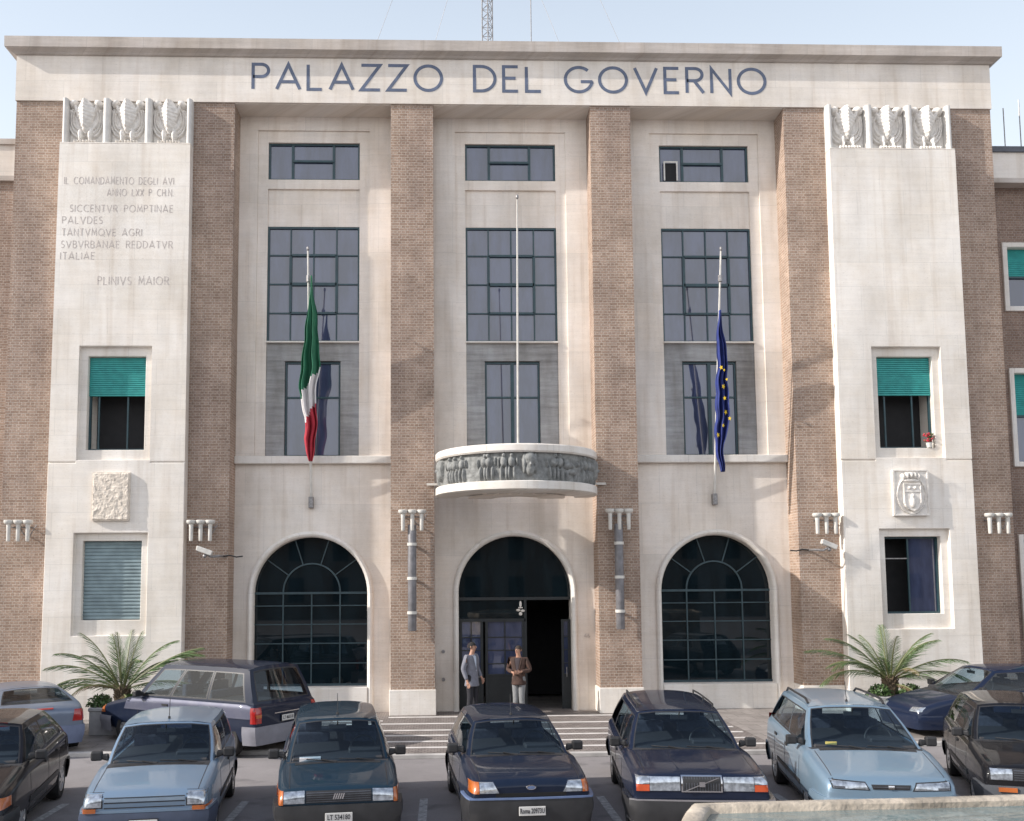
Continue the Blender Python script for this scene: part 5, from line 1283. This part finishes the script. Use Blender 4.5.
    for i in range(9):
        ph=PI/2*i/8*1.18; row=[]
        for k in range(18):
            t=2*PI*k/18; fr=math.cos(t); lim=1.0 if fr<.35 else .70
            p2=ph*(lim if ph>.2 else 1); rr=.058*math.sin(p2); z_=.925+.062*math.cos(p2)
            row.append(HV(-.006+rr*1.02*math.cos(t),rr*.94*math.sin(t),z_+.002*math.sin(k*5+i)))
        rows.append(row)
    b.grid(rows,None,True); b.build('hair',hair,r,smooth=70)
    # jacket
    Jk={'hem2':(V(0,0,.735-jlen*.62-.055),(.100*S,.118*S)),'hem':(V(0,0,.735-jlen*.62-.045),(.102*S,.120*S)),'pel':(V(0,0,.735-jlen*.62+.02),(.090*S,.105*S)),'sp':(V(0,0,.63),(.082*S,.092*S)),'ch':(V(.0,0,.74),(.085*S,.098*S)),'nb':(V(-.006,0,.808),(.046*S,.05*S))}
    Ek=[('hem2','hem'),('hem','pel'),('pel','sp'),('sp','ch'),('ch','nb')]
    for s in 'LR':
        g=sg[s]; el,wr=A[s]; w2=tuple(Vector(el).lerp(Vector(wr),.93))
        Jk['sh'+s]=(V(-.005,g*.112,.79),.044*S); Jk['um'+s]=(V(*Vector((-.005,g*.112,.79)).lerp(Vector(el),.5)),.040*S); Jk['el'+s]=(V(*el),.036*S); Jk['wr'+s]=(V(*w2),.027*S)
        Ek+=[('ch','sh'+s),('sh'+s,'um'+s),('um'+s,'el'+s),('el'+s,'wr'+s)]
    jk=skin_obj('jacket',Jk,Ek,jm,r,'ch')
    # shirt showing in the collar opening, lapels
    bv=BVHTree.FromPolygons([v.co for v in jk.data.vertices],[p.vertices for p in jk.data.polygons])
    def on(y_,z_,off):
        h_=bv.ray_cast(Vector((2,y_*S,z_*S)),Vector((-1,0,0))); xx=h_[0].x if h_[0] is not None else .03*S
        return (min(xx,.12*S)+off,y_*S,z_*S)
    def sheet(name,lo,hi,zs,off,mat,par):
        b=MB(); b.grid([[on(lerp(lo(z_),hi(z_),q/4),z_,off) for q in range(5)] for z_ in zs]); o=b.build(name,mat,par,smooth=80); q=o.modifiers.new('s','SOLIDIFY'); q.thickness=.006
    zz=[.60+.215*k/9 for k in range(10)]
    wdt=lambda z_: .004+open_*.020+.034*max(0,(z_-.64)/.175)
    sheet('shirt',lambda z_:-wdt(z_),wdt,zz,.004,shirt,r)
    for g in (-1,1): sheet('lapel',lambda z_:g*wdt(z_),lambda z_:g*(wdt(z_)+.020*(1-abs(z_-.74)/.16)+.004),zz[1:],.010,jm,jk)
    # trousers
    Jt={'wa':(V(0,0,.62),(.066*S,.080*S)),'pel':(V(0,0,.545),(.074*S,.084*S))}; Et=[('wa','pel')]
    for s in 'LR':
        g=sg[s]
        Jt['hp'+s]=(V(0,g*.050,.485),.060*S); Jt['kn'+s]=(V(.012,g*stance*.78,.275),.045*S); Jt['an'+s]=(V(-.002,g*stance,.045),.038*S); Et+=[('pel','hp'+s),('hp'+s,'kn'+s),('kn'+s,'an'+s)]
    skin_obj('trousers',Jt,Et,tm,r,'pel')
    for s in 'LR':
        g=sg[s]; b=MB(); b.ell(V(.035,g*(stance+.006),.018),(.085*S,.030*S,.026*S),12); b.build('shoe',shoe or M['black'],r,smooth=80)
    return r
cl=lambda n,c,v=.15,s=14: simple(n,c,.85,var=v,scale=s)
person(.68,-.22,.062,1.77,RAD(-38),'man in a light grey jacket and dark trousers standing left in the entrance',
    (((-.03,.155,.635),(.075,.12,.505)),((-.035,-.15,.63),(.03,-.145,.475))),cl('grey_blazer',(.17,.175,.21)),cl('dark_trousers',(.018,.018,.024)),cl('grey_black_hair',(.015,.013,.013)),cl('pale_shirt',(.50,.57,.68),.05),jlen=.46,headturn=.25)
person(1.80,-.25,.062,1.68,RAD(-112),'man in a brown jacket and pale trousers with his hands together, before the entrance',
    (((-.02,.165,.64),(.115,.065,.625)),((-.02,-.165,.64),(.115,-.055,.615))),cl('brown_leather',(.060,.032,.024),.5,8),cl('pale_grey_trousers',(.20,.205,.21)),cl('dark_hair',(.035,.025,.02)),cl('dark_pullover',(.04,.03,.035)),jlen=.40,headturn=-.35,stance=.055,open_=.6)
# ============================================================ FOUNTAIN IN THE FOREGROUND
cx_,cy_,Rf=4.85,-19.55,3.45
fo=empty('fountain_basin',(cx_,cy_,0),0,'weathered pale stone fountain basin filled with water in the bottom right foreground','fountain')
M['basin']=simple('weathered_basin_stone',(.40,.345,.28),.85,var=.5,scale=3.2,bump=.8,bscale=18)
def octa(R,z): 
    return [(px*R/3.4,py*R/3.4,z) for px,py in OUT]
OUT=[(-3.28,2.48),(6.5,3.02),(7.2,-1.0),(1.0,-3.4),(-2.6,-3.0),(-3.75,1.35)]
def ringz(off,z,sub=14):
    pts=[]; n=len(OUT)
    for i in range(n):
        a,b_=Vector(OUT[i]),Vector(OUT[(i+1)%n])
        for k in range(sub):
            p=a.lerp(b_,k/sub); d=p.length; q=p*(1-off/d)
            w=.012*noise.noise(Vector((p.x*2.3,p.y*2.3,z*3)))
            pts.append((q.x+w,q.y+w,z+.016*noise.noise(Vector((p.x*3.1,p.y*3.1,1.+z)))))
    return pts
b=MB(); prof=[(.12,.0),(.12,1.6),(.02,1.66),(0,1.70),(0,1.83),(.02,1.845),(.10,1.845),(.12,1.83),(.13,1.70),(.15,1.2)]
b.grid([ringz(o,z) for o,z in prof],None,True); b.build('stone_rim',M['basin'],fo,smooth=40)
b=MB(); b.add(ringz(.125,1.795),[tuple(range(14*len(OUT)))])
m,nt,bs=newmat('basin_water'); bs.inputs['Base Color'].default_value=(.16,.20,.20,1); bs.inputs['Roughness'].default_value=.12
g=N(nt,'ShaderNodeNewGeometry'); nn=N(nt,'ShaderNodeTexNoise',Scale=5.,Detail=3.); nt.links.new(g.outputs['Position'],nn.inputs['Vector'])
bp=N(nt,'ShaderNodeBump',Strength=.35,Distance=.05); nt.links.new(nn.outputs['Fac'],bp.inputs['Height']); nt.links.new(bp.outputs[0],bs.inputs['Normal'])
w=b.build('water',m); w.location=fo.location; tag(w,kind='structure')
# ============================================================ OPPOSITE SIDE OF THE SQUARE (seen only in reflections)
ob=empty('opposite_building',(0,-62,0),0,'low plain building across the square','building')
b=MB(); b.box(-45,45,-8,0,0,10.5); b.build('wall',simple('opposite_wall',(.20,.16,.13),.9),ob)
b=MB()
for k in range(22):
    for z in (1.5,5.2): b.box(-42+4*k,-40.6+4*k,.0,.05,z,z+2.2)
b.build('window',M['dark'],ob)
# ============================================================ LIGHT, SKY, CAMERA
SD=Vector((-4.7,-1.0,2.72)).normalized()
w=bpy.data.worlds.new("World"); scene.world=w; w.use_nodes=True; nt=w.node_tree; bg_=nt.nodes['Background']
sky=nt.nodes.new('ShaderNodeTexSky'); sky.sky_type='NISHITA'; sky.sun_disc=False; sky.sun_elevation=math.asin(SD.z); sky.sun_rotation=math.atan2(SD.x,SD.y)
sky.air_density=1.0; sky.dust_density=2.5; sky.ozone_density=1.5
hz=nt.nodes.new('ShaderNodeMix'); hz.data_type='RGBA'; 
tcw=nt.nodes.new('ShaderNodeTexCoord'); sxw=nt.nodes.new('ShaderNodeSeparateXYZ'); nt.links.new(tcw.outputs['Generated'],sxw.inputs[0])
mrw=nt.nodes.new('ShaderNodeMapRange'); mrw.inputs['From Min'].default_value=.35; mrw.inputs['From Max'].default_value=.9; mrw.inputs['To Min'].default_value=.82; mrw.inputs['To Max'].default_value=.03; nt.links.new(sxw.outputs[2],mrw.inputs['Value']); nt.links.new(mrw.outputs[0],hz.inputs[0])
# haze colour brightened behind the camera, on the sun's side, as added fill
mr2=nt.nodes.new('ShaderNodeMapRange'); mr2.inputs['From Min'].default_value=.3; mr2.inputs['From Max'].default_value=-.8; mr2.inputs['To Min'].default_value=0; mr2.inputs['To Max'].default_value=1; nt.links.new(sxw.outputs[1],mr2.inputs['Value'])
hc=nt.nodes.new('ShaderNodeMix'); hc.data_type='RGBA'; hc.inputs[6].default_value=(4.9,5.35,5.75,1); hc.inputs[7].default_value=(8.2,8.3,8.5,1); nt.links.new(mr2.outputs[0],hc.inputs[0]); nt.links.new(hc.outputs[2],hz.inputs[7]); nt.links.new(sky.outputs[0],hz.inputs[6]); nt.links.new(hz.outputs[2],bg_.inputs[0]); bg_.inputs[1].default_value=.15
s=bpy.data.lights.new('sun','SUN'); s.energy=4.0; s.angle=RAD(.5); s.color=(1,.94,.87)
so=bpy.data.objects.new('sun',s); COL.objects.link(so); so.rotation_euler=(-SD).to_track_quat('-Z','Y').to_euler()
cam=bpy.data.cameras.new('camera'); co=bpy.data.objects.new('camera',cam); COL.objects.link(co); scene.camera=co
cam.sensor_width=36; cam.sensor_fit='HORIZONTAL'; cam.lens=950.7/1024*36; cam.shift_x=(512-472.5)/1024; cam.shift_y=(497.86-410.5)/1024
yaw,pitch,roll=.0315165,.0878236,-.0069551
f=Vector((math.sin(yaw)*math.cos(pitch),math.cos(yaw)*math.cos(pitch),math.sin(pitch))); r=Vector((math.cos(yaw),-math.sin(yaw),0)); u=r.cross(f)
r2=r*math.cos(roll)+u*math.sin(roll); u2=-r*math.sin(roll)+u*math.cos(roll)
mt=Matrix((( r2.x,u2.x,-f.x,0),(r2.y,u2.y,-f.y,-25*K),(r2.z,u2.z,-f.z,3.25),(0,0,0,1))); co.matrix_world=mt
cam.clip_end=2000; cam.clip_start=.05
cam.dof.use_dof=True; cam.dof.focus_distance=19; cam.dof.aperture_fstop=3.6
scene.view_settings.view_transform='Standard'; scene.view_settings.look='None'; scene.view_settings.gamma=1; scene.view_settings.exposure=.45
scene.cycles.max_bounces=8; scene.cycles.transparent_max_bounces=16
